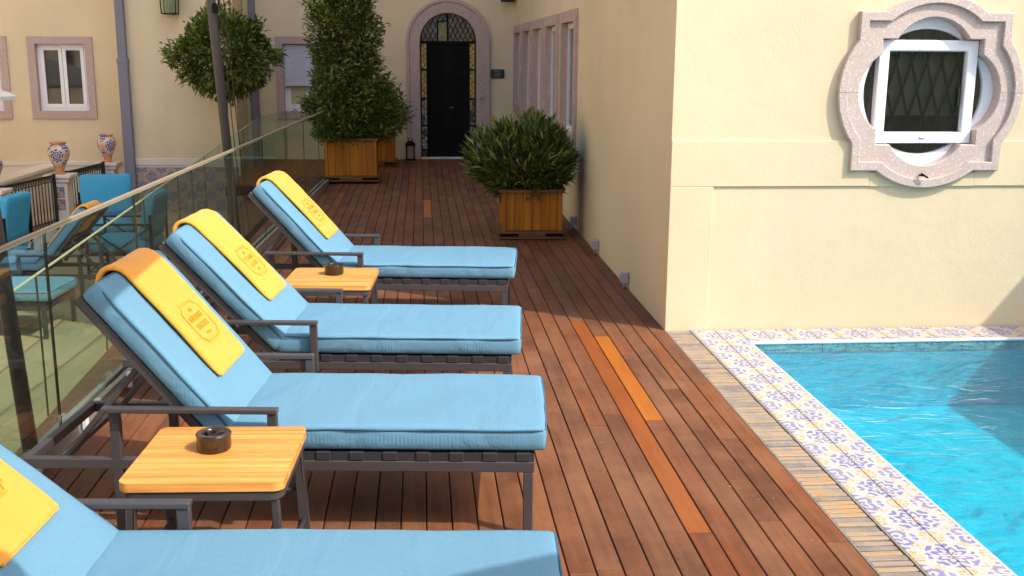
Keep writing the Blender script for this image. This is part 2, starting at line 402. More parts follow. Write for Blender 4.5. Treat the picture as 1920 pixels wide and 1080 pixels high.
LEAD = m_lead('leaded_transom', [(.06, .05, .04), (.26, .16, .07), (.10, .10, .12), (.32, .25, .09), (.12, .06, .07), (.16, .19, .20)], 9, 9)
LEADY = m_lead('amber_leaded_glass', [(.85, .60, .08), (.55, .40, .10), (.90, .72, .22), (.30, .20, .06)], 26, 26)  # bright amber stands in for light glowing through the side lights
LEADB = m_lead('mixed_leaded_glass', [(.16, .14, .12), (.5, .7, .7), (.5, .2, .1), (.1, .1, .08), (.2, .17, .14)], 22, 16)
BRASS = m_flat('aged_brass', (.14, .10, .04), .4, .7, .5)
CANDLE = m_flat('frosted_panel', (.34, .28, .22), .5, 0, .4)
GREYBOX = m_flat('grey_plastic', (.42, .40, .42), .5, 0, .4)
SIGN = m_flat('dark_green_plaque', (.006, .016, .012), .3, 0, .5)
LETTER = m_flat('pale_lettering', (.30, .32, .30), .5, 0, .4)
ROPE = m_flat('cord', (.035, .033, .025), .8, 0, .2)
CANVAS = m_flat('parasol_canvas', (.74, .72, .68), .9, 0, .1, .05)
DEBRIS = m_flat('dry_litter', (.42, .38, .32), .9, 0, .1)

# ================================================================== SETTING
YW = 6.80      # pool wall plane
XW = 1.60      # side wall plane
YF = 18.6      # far wall plane
HB = 13.8; HF = 6.5

# ---- deck: every board is a part
def build_deck():
    bm = B(); box(bm, (-1.80, -3.5, -.16), (1.60, 18.6, -.032)); box(bm, (-2.72, 15.0, -.16), (-1.8002, 18.6, -.032))
    d = obj('deck', bm, m_flat('deck_underside', (.012, .009, .007), .95, 0, .05)); tag(d, kind='structure')
    rr = random.Random(5)
    def board(x0, x1, y0, y1, mat):
        bm = B(); g = .0026; c = .0026; z = rr.uniform(-.0012, .0012)
        a, b, p, q = x0+g, x1-g, y0+.0015, y1-.0015
        loops = [[(a, p, -.026), (b, p, -.026), (b, q, -.026), (a, q, -.026)], [(a, p, -c+z), (b, p, -c+z), (b, q, -c+z), (a, q, -c+z)],
                 [(a+c, p+.001, z), (b-c, p+.001, z), (b-c, q-.001, z), (a+c, q-.001, z)]]
        V = loops_mesh(bm, loops); bm.faces.new(V[-1])
        return obj('board', bm, mat, d)
    for k in range(33):
        x1 = 1.60 - .1*k; x0 = x1 - .1
        y = 1.5 - rr.random()*1.4
        cuts = []
        while y < 18.6:
            L = rr.choice((1.25, 1.7, 2.0, 2.2, 2.6, 3.0)) if y < 9 else rr.choice((2.6, 3.2, 3.8)); cuts.append((y, min(y+L, 18.597))); y += L
        if k == 4: cuts = [(1.3, 3.2), (3.2, 5.03), (5.03, 6.66), (6.66, 8.9), (8.9, 11.2), (11.2, 14.6), (14.6, 18.597)]
        if k == 5: cuts = [(1.2, 3.74), (3.74, 7.08), (7.08, 9.7), (9.7, 12.6), (12.6, 15.4), (15.4, 18.597)]
        if k == 15: cuts = [(1.2, 3.9), (3.9, 6.2), (6.2, 9.1), (9.1, 11.86), (11.86, 13.3), (13.3, 15.9), (15.9, 18.597)]
        for (a, b) in cuts:
            mat = DECK
            if k == 4 and abs(a-5.03) < .01: mat = DECK_ORANGE
            if k == 5 and abs(a-3.74) < .01: mat = DECK_RED
            if k == 15 and abs(a-11.86) < .01: mat = DECK_ORANGE
            if k in (9, 10, 11) and 9.2 < a < 11.3 and b < 13.5: mat = DECK
            board(x0, x1, max(a, 1.0), b, mat)
    board_y = 15.2
    for k in range(33, 43):      # landing beside the far wall
        x1 = 1.60 - .1*k; board(x1-.1, x1, 15.0, 18.597, DECK)
    bm = B(); 
    for i in range(46):
        x = rr.uniform(-.4, 1.55); y = rr.uniform(3.5, 12); r = rr.uniform(.002, .0055); a = rr.uniform(0, 6)
        vv = [bm.verts.new((x + r*math.cos(a+q)*rr.uniform(.5, 1.6), y + r*math.sin(a+q)*rr.uniform(.5, 1.8), .0035)) for q in (0, 1.4, 2.9, 4.4)]; bm.faces.new(vv)
    tag(obj('litter', bm, DEBRIS), 'tiny pale bits of leaf litter strewn over the wooden deck', 'litter', kind='stuff')
build_deck()

# ---- grating of cross slats between deck and pool tiles
def build_grating():
    t = thing('drain_grating', 'strip of weathered cross slats between the deck and the pool tiles', 'grating', (1.69, 4.2, 0))
    bm = B(); box(bm, (1.606, 1.6, -.022), (1.762, 6.79, -.004), .002); me = None
    bm.free()
    y = 1.62; i = 0
    bm = B(); box(bm, (-.0785, -.0155, -.02), (.0785, .0155, 0), .003); me = mesh_of('slat', bm, SLAT)
    while y < 6.77:
        o = link('slat', me, t, (1.684-1.69+rnd.uniform(-.0015, .0015), y-4.2, rnd.uniform(-.0035, 0))); o.rotation_euler.z = rnd.uniform(-.008, .008)
        y += .0415; i += 1
    bm = B(); box(bm, (.0755, -2.7, -.05), (.0845, 2.58, .0015)); obj('edge_rail', bm, CHAN, t)
    bm = B(); box(bm, (-.089, -2.7, -.05), (-.084, 2.58, -.002)); obj('edge_rail', bm, CHAN, t)
    bm = B(); box(bm, (-.08, -2.7, -.09), (.075, 2.58, -.06)); obj('gutter', bm, BLACK, t)
build_grating()

# ---- pool
PX, PY, WZ = 2.092, 6.472, -.022
def tile_mesh(s, th, mat, name='tile'):
    bm = B(); h = s/2; c = .0022; ul = bm.loops.layers.uv.verify()
    lo = [(-h, -h, -th), (h, -h, -th), (h, h, -th), (-h, h, -th)]; mid = [(x, y, -c) for x, y, z in lo]
    top = [(x*(h-c)/h, y*(h-c)/h, 0) for x, y, z in lo]
    V = loops_mesh(bm, [lo, mid, top]); bm.faces.new(V[-1])
    for f in bm.faces:
        for lp in f.loops: lp[ul].uv = (lp.vert.co.x/s+.5, lp.vert.co.y/s+.5)
    return mesh_of(name, bm, mat)
def build_pool():
    p = thing('pool', None, None); tag(p, kind='structure')
    x1, y0, zb = 5.7, -3.0, -.46
    bm = B()
    box(bm, (PX, y0, zb-.1), (x1, PY, zb)); obj('basin_floor', bm, PFLOOR, p)
    bm = B(); box(bm, (PX-.30, y0, zb), (PX-.004, PY+.3, -.03)); box(bm, (PX-.004, PY+.004, zb), (x1, PY+.3, -.03)); box(bm, (x1, y0, zb), (x1+.2, PY+.3, -.03)); box(bm, (PX, y0-.2, zb), (x1, y0, -.03))
    obj('basin_wall', bm, PFLOOR, p)
    me = tile_mesh(.154, .012, PTILE); s = .157
    ty = tile_mesh(.154, .012, PTILE, 'waterline_tile')
    cop = thing('pool_edge', None, None); tag(cop, kind='structure')
    bm = B(); box(bm, (1.776, y0, -.12), (PX-.016, YW-.012, -.0115)); box(bm, (PX-.016, PY+.016, -.12), (6.0, YW-.012, -.0115)); obj('bedding', bm, COPE, cop)
    def put(i, j, x, y):
        o = link('tile', me, cop, (x, y, -.001+rnd.uniform(-.0006, .0006)))
        # orientation: flower corner at the band's middle line, on every second cross joint
        sx = 1 if i % 2 == 0 else -1; sy = 1 if j % 2 == 0 else -1
        o.scale = (sx, sy, 1)
    nx = int((6.0-1.78)/s)
    for i in range(nx):
        for j in range(40):
            y = YW - .014 - s*(j+.5); x = 1.777 + s*(i+.5)
            if i < 2 or j < 2:
                if y < 1.2 or x > 5.8: continue
                put(i+1, j, x, y)
    # white bullnose along the water
    bm = B(); tube(bm, [(PX-.008, y0, -.012), (PX-.008, PY+.008, -.012)], .0125, 8); tube(bm, [(PX-.008, PY+.008, -.012), (6.0, PY+.008, -.012)], .0125, 8)
    obj('bullnose', bm, COPE, cop, 40)
    for k in range(24):
        x = PX + .002 + s*(k+.5)
        o = link('waterline_tile', ty, p, (x, PY-.001, -.052)); o.rotation_euler = (R(90), 0, 0); o.scale = (1 if k % 2 else -1, .36, 1)
    bm = B()
    vv = [bm.verts.new(q) for q in ((PX-.003, y0, WZ), (x1, y0, WZ), (x1, PY+.003, WZ), (PX-.003, PY+.003, WZ))]; bm.faces.new(vv)
    tag(obj('water', bm, WATER, None, False, False), kind='structure')
build_pool()

# ---- lower terrace, ramp
ZT = -.75
bm = B(); box(bm, (-30, -8, -1.3), (-2.52, 40, ZT)); box(bm, (-2.5199, -8, -1.3), (-1.75, 1.99, ZT)); tag(obj('terrace', bm, TERR), kind='structure')
def ztop(Y): return .35 + (Y-6.4)*.0437
bm = B()
loops_mesh(bm, [[(-2.5, 2.0, -1.2), (-1.86, 2.0, -1.2), (-1.86, 16.7, -1.2), (-2.5, 16.7, -1.2)], [(-2.5, 2.0, ztop(2)-.95), (-1.86, 2.0, ztop(2)-.95), (-1.86, 16.7, ztop(16.7)-.95), (-2.5, 16.7, ztop(16.7)-.95)]])
V = list(bm.verts); bm.faces.new(V[4:8])
tag(obj('ramp', bm, m_wood('ramp_timber', (.16, .09, .05), (.09, .045, .025), (2, 26, 2), .6, .1, 'World')), kind='structure')
bm = B(); box(bm, (-60, -60, -1.5), (60, 60, -1.35)); tag(obj('ground', bm, TERR), kind='structure')

# ================================================================== BUILDINGS
def quatre(a, c, b, n=14):
    """outline of a square of half-size a with bulging arcs (half-chord c, bulge b), counter-clockwise in (x,z)"""
    r = (c*c+b*b)/(2*b); cc = a+b-r; phi = math.asin(min(1, c/r)); pts = []
    if r < c: phi = math.pi - phi
    for q in range(4):
        ang = q*math.pi/2; ca, sa = math.cos(ang), math.sin(ang)
        seq = [(a, -a)] + [(cc + r*math.cos(-phi+2*phi*k/n), r*math.sin(-phi+2*phi*k/n)) for k in range(n+1)]
        pts += [(x*ca-z*sa, x*sa+z*ca) for x, z in seq]
    return pts
QX, QZ = 3.285, 1.570
def build_near_building():
    b = thing('pool_house', 'pale yellow building block with quatrefoil window beside the pool', 'building', (XW, YW, 0))
    def P(x, y, z): return (x-XW, y-YW, z)
    # pool-facing wall
    bm = B(); hole = [P(QX+x, YW, QZ+z) for x, z in quatre(.36, .25, .14)]
    holed_face(bm, [P(XW, YW, -.2), P(9, YW, -.2), P(9, YW, HB), P(XW, YW, HB)], [hole])
    # side wall with five openings
    wins = [(11.1+1.55*k, 12.35+1.55*k) for k in range(5)]; z0, z1 = .83, 2.25; m = .12
    holes = [[P(XW, a+m, z0+m), P(XW, c-m, z0+m), P(XW, c-m, z1-m), P(XW, a+m, z1-m)] for a, c in wins]
    holed_face(bm, [P(XW, YW, -.2), P(XW, YF, -.2), P(XW, YF, HB), P(XW, YW, HB)], holes)
    for q in ([P(XW, YW, HB), P(9, YW, HB), P(9, YF, HB), P(XW, YF, HB)], [P(9, YW, -.2), P(9, YF, -.2), P(9, YF, HB), P(9, YW, HB)], [P(XW, YF, -.2), P(9, YF, -.2), P(9, YF, HB), P(XW, YF, HB)]):
        bm.faces.new([bm.verts.new(v) for v in q])
    obj('wall', bm, W_CREAM, b, False, False)
    # raised plaster band and corner margin
    bd = .013
    bm = B(); box(bm, P(XW-.001, YW-bd, .961), P(2.93, YW+.01, 1.258), .003); box(bm, P(XW-.001, YW-bd, -.05), P(1.885, YW+.01, .9609), .003)
    box(bm, P(2.9301, YW-bd, .961), P(3.645, YW+.01, 1.05)); box(bm, P(3.6451, YW-bd, .961), P(8.9, YW+.01, 1.258), .003)
    obj('plaster_band', bm, W_CREAM, b)
    # quatrefoil stone window
    w = bpy.data.objects.new('quatrefoil_window', None); C.objects.link(w); w.parent = b; w.location = P(QX, YW, QZ); w['label'] = 'quatrefoil stone window surround with white porthole sash'
    def ring(o, y): return [(x, y, z) for x, z in o]
    o0 = quatre(.505, .33, .113); o0b = quatre(.500, .327, .113); o1 = quatre(.448, .298, .113); o1b = quatre(.452, .30, .113); o2b = quatre(.342, .243, .138); o2 = quatre(.336, .24, .138)
    bm = B(); loops_mesh(bm, [ring(o0, .012), ring(o0, -.040), ring(o0b, -.045), ring(o1b, -.045), ring(o1, -.042), ring(o1, -.018), ring(o2b, -.018), ring(o2, -.012), ring(o2, .11)])
    obj('stone_surround', bm, STONE, w, 35)
    bm = B()
    for x in (-.62, .475): box(bm, (x, -.0458, -.0015), (x+.145, -.0447, .0015))
    obj('stone_joint', bm, m_flat('joint', (.22, .18, .16), .9), w)
    n = 64
    def circ(r, y): return [(r*math.cos(2*math.pi*k/n), y, r*math.sin(2*math.pi*k/n)) for k in range(n)]
    bm = B(); loops_mesh(bm, [circ(.50, .075), circ(.44, .072), circ(.425, .078), circ(.405, .078), circ(.402, .11)]); obj('round_frame', bm, WHITE, w, 35)
    def sq(h, y, cz=0): return [(-h, y, -h+cz), (h, y, -h+cz), (h, y, h+cz), (-h, y, h+cz)]
    bm = B(); loops_mesh(bm, [sq(.332, .10), sq(.332, .045), sq(.328, .040), sq(.268, .040), sq(.262, .046), sq(.258, .085)]); obj('sash', bm, WHITE, w)
    bm = B(); vv = [bm.verts.new(p) for p in sq(.26, .075)]; bm.faces.new(vv); obj('pane', bm, PANE_T, w)
    bm = B(); loops_mesh(bm, [circ(.404, .1), [(x*.30/max(abs(x), abs(z)), y, z*.30/max(abs(x), abs(z))) for x, y, z in circ(1, .1)]]); obj('outer_pane', bm, m_glass('porthole_side_pane', (.30, .34, .31), 1.8), w)
    bm = B(); box(bm, (.228, .05, -.09), (.236, .072, .03), .002); obj('edge_reflection', bm, GLASSEDGE, w)  # thin strip standing in for a greenish reflection at the glass edge
    bm = B(); box(bm, (-.022, .0375, -.307), (.026, .0402, -.287)); lab = obj('sticker', bm, m_flat('sticker', (.9, .9, .9), .5), w)
    bm = B(); box(bm, (-.02, .0368, -.304), (.012, .0378, -.298)); box(bm, (-.02, .0368, -.2979), (-.016, .0378, -.291)); obj('sticker_print', bm, m_flat('print', (.05, .07, .07), .5), w)
    bm = B(); k = -7
    for i in range(-8, 9):
        for sg in (1, -1):
            bar(bm, (i*.105-.13*sg, .17+.006*sg, -.45), (i*.105+.13*sg, .17+.006*sg, .45), .014, .010, (0, 1, 0))
    obj('reflected_lattice', bm, BLACK, w)  # crossed bars behind the pane stand in for a reflected trellis
    bm = B(); box(bm, (-.55, .215, -.16), (.55, .235, .55)); obj('reflection_backing', bm, REFLBACK, w)  # panel added behind the bars as the reflection's paler ground
    bm = B(); box(bm, (-.6, .9, -.6), (.6, .92, .6)); box(bm, (-.6, .11, -.62), (.6, .9, -.6)); box(bm, (-.62, .11, -.6), (-.6, .9, .6)); box(bm, (.6, .11, -.6), (.62, .9, .6)); box(bm, (-.6, .11, .6), (.6, .9, .62)); obj('interior', bm, DARKROOM, w)
    bm = B(); tube(bm, [(-.02, -.018, -.535), (-.02, -.07, -.535)], .006, 8); tube(bm, [(-.035, -.07, -.520), (.012, -.072, -.548)], .006, 8); obj('tap', bm, BLACK, w)
    # the five stone-framed windows of the side wall
    L = 1.25; m_ = .12
    def frame(bm, x0, x1, o, i):      # o,i: (y0,y1,z0,z1) outer/inner
        def rc(r, x): return [(x, r[0], r[2]), (x, r[1], r[2]), (x, r[1], r[3]), (x, r[0], r[3])]
        loops_mesh(bm, [rc(o, x1), rc(o, x0), rc(i, x0), rc(i, x1)])
    h = z1-z0
    proto = bpy.data.objects.new('window', None); C.objects.link(proto); proto.parent = b
    bm = B(); frame(bm, -.035, .22, (0, L, 0, h), (m_, L-m_, m_, h-m_)); obj('surround', bm, STONE_FAR, proto)
    bm = B(); frame(bm, .045, .105, (m_+.001, L-m_-.001, m_+.001, h-m_-.001), (m_+.055, L-m_-.055, m_+.06, h-m_-.06)); box(bm, (.05, L/2-.035, m_+.061), (.10, L/2+.035, h-m_-.061)); obj('frame', bm, WHITE, proto)
    for s0, s1 in ((m_+.055, L/2-.035), (L/2+.035, L-m_-.055)):
        bm = B(); box(bm, (.07, s0, m_+.06), (.08, s1, h-m_-.06)); obj('pane', bm, PANE, proto)
    for k, (a, c) in enumerate(wins):
        q = proto if k == 0 else copy_tree(proto, b)
        q.location = P(XW, a, z0)
    return b
build_near_building()

def arch(r, spring, n=20, base=0.0):
    return [(-r, base)] + [(-r, spring)] + [(-r*math.cos(math.pi*k/n), spring + r*math.sin(math.pi*k/n)) for k in range(1, n)] + [(r, spring), (r, base)]
def build_far_building():
    b = thing('palace_wing', 'pale yellow wing with arched stone doorway at the end of the deck', 'building', (0, YF, 0))
    DX = .455
    bm = B()
    door = [(DX+x, 0, z) for x, z in arch(.60, 1.975)]
    wl = [(-6.46, -5.42, .685, 2.02), (-2.44, -1.36, .69, 2.05), (-7.95, -6.79, .68, 2.02)]; m = .12
    holes = [door] + [[(x0+m, 0, z0+m), (x1-m, 0, z0+m), (x1-m, 0, z1-m), (x0+m, 0, z1-m)] for x0, x1, z0, z1 in wl]
    holed_face(bm, [(-16, 0, -1.2), (1.6, 0, -1.2), (1.6, 0, -.02), (1.6, 0, HF), (-16, 0, HF)], [[(x, y, max(z, .0)) for x, y, z in h] for h in holes])
    for q in ([(-16, 0, HF), (1.6, 0, HF), (1.6, 8, HF), (-16, 8, HF)], [(-16, 8, -1.2), (1.6, 8, -1.2), (1.6, 8, HF), (-16, 8, HF)], [(-16, 0, -1.2), (-16, 8, -1.2), (-16, 8, HF), (-16, 0, HF)], [(1.6, 0, -1.2), (1.6, 8, -1.2), (1.6, 8, HF), (1.6, 0, HF)]):
        bm.faces.new([bm.verts.new(v) for v in q])
    obj('wall', bm, W_CREAM, b, False, False)
    # projecting bay
    bm = B(); box(bm, (-4.66, -1.0, .11), (-2.95, -.001, HF)); box(bm, (-4.66, -1.0, -1.0), (-2.95, -.001, .0)); obj('bay', bm, W_CREAM, b)
    bm = B(); box(bm, (-4.68, -1.025, .0), (-2.93, -.002, .11), .008); obj('dado_moulding', bm, W_WHITE, b)
    dp = part('dado_panel', W_WHITE, b, ((-4.665, -1.008, -.999), (-2.945, -.999, -.002)))
    me = tile_mesh(.151, .008, DTILE, 'tile')
    for i in range(11):
        for j in range(6):
            o = link('tile', me, dp, (-4.655+.154*(i+.5), -1.0135, -.03-.154*(j+.5))); o.rotation_euler = (R(90), 0, 0); o.scale = (1 if i % 2 else -1, 1 if j % 2 else -1, 1)
    part('plinth', W_WHITE, b, ((-16, -.05, -1.0), (-4.90, -.002, -.10)), ((-16, -.065, -.0999), (-4.90, -.002, -.03)), bev=.006)
    # windows
    def fr(bm, y0, y1, o, i):
        def rc(r, y): return [(r[0], y, r[2]), (r[1], y, r[2]), (r[1], y, r[3]), (r[0], y, r[3])]
        loops_mesh(bm, [rc(o, y1), rc(o, y0), rc(i, y0), rc(i, y1)])
    for k, (x0, x1, z0, z1) in enumerate(wl):
        w = bpy.data.objects.new('window', None); C.objects.link(w); w.parent = b
        bm = B(); fr(bm, -.035, .2, (x0, x1, z0, z1), (x0+m, x1-m, z0+m, z1-m)); obj('surround', bm, STONE_FAR, w)
        a0, a1, c0, c1 = x0+m+.001, x1-m-.001, z0+m+.001, z1-m-.001; xm = (a0+a1)/2
        bm = B(); fr(bm, .07, .13, (a0, a1, c0, c1), (a0+.05, a1-.05, c0+.05, c1-.05)); obj('frame', bm, WHITE, w)
        for s0, s1 in ((a0+.051, xm-.004), (xm+.004, a1-.051)):
            bm = B(); fr(bm, .06, .12, (s0, s1, c0+.051, c1-.051), (s0+.055, s1-.055, c0+.115, c1-.10)); obj('sash', bm, WHITE, w)
            bm = B(); box(bm, (s0+.055, .09, c0+.115), (s1-.055, .10, c1-.10)); obj('pane', bm, PANE_B if k == 1 else PANE, w)
        if k == 1:
            zz = c1-.03; bm_h = .026
            bm = B(); box(bm, (a0+.03, .030, -.012), (a1-.03, .050, .012), .004); sl = mesh_of('shutter_slat', bm, SHUT)
            while zz > c0+.42: link('shutter_slat', sl, w, (0, 0, zz)); zz -= .0262
            part('shutter_rail', PANE, w, ((a0+.03, .02, zz-.008), (a1-.03, .055, zz+.012)))
    # arched doorway: stone surround, transom, side lights, dark door
    d = bpy.data.objects.new('doorway', None); C.objects.link(d); d.parent = b; d.location = (DX, 0, 0); d['label'] = 'arched rose stone doorway with leaded glass and black iron door'
    def A(r, y, n=20): return [(x, y, z) for x, z in arch(r, 1.975, n)]
    bm = B(); loops_mesh(bm, [A(.718, .02), A(.718, -.05), A(.700, -.062), A(.665, -.062), A(.655, -.045), A(.49, -.045), A(.478, -.035), A(.475, .22)], False); obj('stone_surround', bm, STONE_FAR, d, 30)
    part('threshold', W_WHITE, d, ((-.476, -.06, .001), (.476, .2, .022)), bev=.003)
    part('frame', BLACK, d, ((-.474, .12, .022), (-.452, .17, 1.975)), ((.452, .12, .022), (.474, .17, 1.975)), ((-.474, .118, 1.955), (.474, .172, 1.998)), ((-.372, .12, .022), (-.345, .17, 1.954)), ((.345, .12, .022), (.372, .17, 1.954)))
    bm = B(); aa = [(x, .15, z) for x, z in arch(.470, 1.998, 20, 1.998)]; bm.faces.new([bm.verts.new(p) for p in aa[1:-1]]); tr = obj('transom', bm, LEAD, d)
    bm = B()
    for i in range(-11, 12):
        for sg in (1, -1):
            p0 = Vector((i*.085, .14, 2.0)); dirv = Vector((.5*sg, 0, 1)).normalized(); t_ = 0
            q = p0
            L = 0
            while L < .5 and (p0 + dirv*(L+.02)).x**2 + ((p0 + dirv*(L+.02)).z-1.998)**2 < .455**2: L += .02
            if L > .03 and abs(p0.x) < .45: bar(bm, p0, p0 + dirv*L, .012, .01, (0, 1, 0))
    obj('lead_bar', bm, BLACK, tr)
    part('transom_panel', m_lead('transom_panel', [(.20, .16, .05), (.13, .11, .04), (.25, .2, .08)], 20, 20), tr, ((-.165, .128, 2.0), (-.02, .139, 2.30)))
    bm = B(); tube(bm, [(x, .13, z) for x, z in arch(.468, 1.998, 24, 1.998)][1:-1], .014, 6); bar(bm, (-.005, .125, 2.0), (-.005, .125, 2.46), .03, .012, (0, 1, 0)); bar(bm, (-.178, .125, 2.0), (-.178, .125, 2.33), .022, .012, (0, 1, 0)); bar(bm, (-.19, .125, 2.31), (-.01, .125, 2.34), .02, .012, (0, 1, 0)); obj('transom_frame', bm, BLACK, tr)
    for sx in (-1, 1):
        for k, (z0, z1) in enumerate(((1.53, 1.95), (1.04, 1.50), (.58, 1.01), (.16, .55))):
            mt = LEADY if k < 2 else LEADB
            a, c = (.372, .452); xa, xb = (a, c) if sx > 0 else (-c, -a)
            g = part('side_light', mt, d, ((xa, .14, z0), (xb, .15, z1)))
            bm = B(); n = 9
            for q in range(n):
                zz = z0 + (z1-z0)*(q+.5)/n; cx = (xa+xb)/2 + (.012 if q % 2 else -.012)
                tube(bm, [(cx+.017*math.cos(u), .136, zz+.019*math.sin(u)) for u in [x*math.pi/5 for x in range(11)]], .0045, 4, False)
            box(bm, (xa, .125, z0-.03), (xb, .145, z0)); obj('scroll_iron', bm, BLACK, g)
    dl = part('door', BLACK, d, ((-.344, .17, .023), (.344, .21, 1.954)), bev=.004)
    bm = B()
    for q in range(8):
        zz = .25 + q*.22
        for x in (-.17, .17):
            tube(bm, [(x+.09*math.cos(u), .165, zz+.085*math.sin(u)) for u in [k*math.pi/6 for k in range(13)]], .007, 5, False)
            tube(bm, [(x+.04*math.cos(u), .165, zz+.04*math.sin(u)) for u in [k*math.pi/5 for k in range(11)]], .006, 5, False)
    box(bm, (-.33, .160, .04), (-.30, .170, 1.94)); box(bm, (.30, .160, .04), (.33, .170, 1.94)); box(bm, (-.012, .160, .04), (.012, .170, 1.94)); obj('door_ironwork', bm, BLACK, dl)
    part('door_handle', BRASS, dl, ((.02, .13, .86), (.09, .16, .885)), bev=.004)
    part('intercom', GREYBOX, d, ((.525, -.075, 1.03), (.565, -.045, 1.075)), ((.585, -.075, 1.04), (.61, -.045, 1.06)), bev=.004)
    # downpipes
    def dpipe(x, y, w):
        bm = B(); box(bm, (x-w/2, y-w*.6, -1.0), (x+w/2, y, 1.66), .012); box(bm, (x-w/2+.012, y-w*.55, 1.66), (x+w/2-.012, y-.005, HF), .01); box(bm, (x-w/2-.008, y-w*.63, 1.60), (x+w/2+.008, y, 1.68), .01)
        obj('downpipe', bm, PIPE, b)
    dpipe(-4.66, -1.026, .16); dpipe(-2.80, -.003, .13)
build_far_building()

# unseen wing added on the left; its sunlit front bounces warm light into the shade
def build_bounce_wing():
    b = thing('bounce_wing', 'unseen pale yellow wing added on the left to bounce warm sunlight into the courtyard', 'building', (-10.5, 5, -1.2))
    bm = B(); zs = [(1.9, 3.4), (5.4, 7.0)]; ys = [-12+2.6*k for k in range(10)]
    holes = [[(0, y, a), (0, y+1.0, a), (0, y+1.0, c), (0, y, c)] for y in ys for a, c in zs]
    holed_face(bm, [(0, -16, 0), (0, 15, 0), (0, 15, 10.5), (0, -16, 10.5)], holes)
    for q in ([(0, -16, 10.5), (0, 15, 10.5), (-6, 15, 10.5), (-6, -16, 10.5)], [(-6, -16, 0), (-6, 15, 0), (-6, 15, 10.5), (-6, -16, 10.5)], [(0, -16, 0), (-6, -16, 0), (-6, -16, 10.5), (0, -16, 10.5)]):
        bm.faces.new([bm.verts.new(v) for v in q])
    obj('wall', bm, W_CREAM, b, False, False)
    bm = B()
    def rc(x, a, c, e): return [(x, -e, a-e), (x, 1.0+e, a-e), (x, 1.0+e, c+e), (x, -e, c+e)]
    loops_mesh(bm, [rc(.0, 0, 1.5, .12), rc(.035, 0, 1.5, .12), rc(.035, 0, 1.5, 0), rc(-.16, 0, 1.5, 0)]); fm = mesh_of('surround', bm, STONE_FAR)
    bm = B(); box(bm, (-.15, .0, 0), (-.13, 1.0, 1.6)); pm = mesh_of('pane', bm, PANE)
    for y in ys:
        for a, c in zs: link('surround', fm, b, (0, y, a)); link('pane', pm, b, (0, y, a))
build_bounce_wing()

# wall on the far side of the pool (out of frame, its shade falls on the pool wall)
tag(part('garden_wall', W_CREAM, None, ((5.9, -6, -.2), (6.15, 6.78, 2.66))), 'tall pale wall along the far side of the pool', 'wall')

# ================================================================== GLASS BALUSTRADES
def balustrade(name, label, base, panels, channel=True, rail=None):
    """panels: list of (p0,p1) bottom points with per-end top heights"""
    t = thing(name, label, 'balustrade', base); b0 = Vector(base)
    for (p, q, hp, hq) in panels:
        p = Vector(p)-b0; q = Vector(q)-b0; d = (q-p); d.z = 0; d.normalize(); s = Vector((-d.y, d.x, 0))*.006
        bm = B(); vv = []
        for w in (s, -s): vv.append([bm.verts.new(x) for x in (p+w, q+w, q+w+Vector((0, 0, hq)), p+w+Vector((0, 0, hp)))])
        bm.faces.new(vv[0]); bm.faces.new(list(reversed(vv[1]))); g = obj('glass_panel', bm, GLASS, t, False, False)
        bm = B(); 
        for e0, e1 in (((p, hp), (q, hq)),):
            bar(bm, e0[0]+Vector((0, 0, e0[1]+.004)), e1[0]+Vector((0, 0, e1[1]+.004)), .016, .008)
        obj('polished_edge', bm, GLASSTOP, g); bm = B()
        bar(bm, p+Vector((0, 0, 0)), p+Vector((0, 0, hp)), .003, .009, (s.x, s.y, 0)); obj('glass_edge', bm, GLASSEDGE, g); bm = B(); bar(bm, q, q+Vector((0, 0, hq)), .003, .009, (s.x, s.y, 0))
        obj('glass_edge', bm, GLASSEDGE, g)
    return t
def fx(Y): return -1.735 + .0355*(Y-4)
def build_glass():
    ys = [2.2, 3.55, 4.9, 6.25, 7.6, 8.95, 10.3, 11.65, 13.0, 14.35, 14.98]
    pan = [((fx(a+.006), a+.006, .03), (fx(c-.006), c-.006, .03), .965, .965) for a, c in zip(ys, ys[1:])]
    t = balustrade('glass_balustrade', 'frameless green glass balustrade along the left edge of the wooden deck', (fx(8), 8, 0), pan)
    b0 = Vector((fx(8), 8, 0)); p = Vector((fx(2.2), 2.2, 0))-b0; q = Vector((fx(14.98), 14.98, 0))-b0
    bm = B()
    for s in (-.030, .030):
        bar(bm, p+Vector((s, 0, .035)), q+Vector((s, 0, .035)), .024, .07, (0, 0, 1), .003)
    obj('base_channel', bm, CHAN, t)
    bm = B(); bar(bm, p+Vector((0, 0, 1.008)), q+Vector((0, 0, 1.008)), .022, .012); obj('top_rail', bm, RAILTOP, t)
    for y in (4.45, 5.05, 5.75, 6.4):
        bm = B(); box(bm, (-.012, -.018, 0), (.012, .018, .085), .003); o = obj('clamp', bm, WHITE, t); o.location = Vector((fx(y)+.06, y, .0))-b0
    ys = [4.2+1.39*k for k in range(10)]
    pan = [((-2.5, a+.006, ztop(a)-.95), (-2.5, c-.006, ztop(c)-.95), .95, .95) for a, c in zip(ys, ys[1:])]
    pan.append(((-2.5, ys[-1], ztop(ys[-1])-.95), (-2.3, 18.55, -.1), .95, .93))
    balustrade('glass_balustrade', 'sloping glass balustrade on the outer side of the ramp below the deck', (-2.5, 10, -.4), pan)
build_glass()

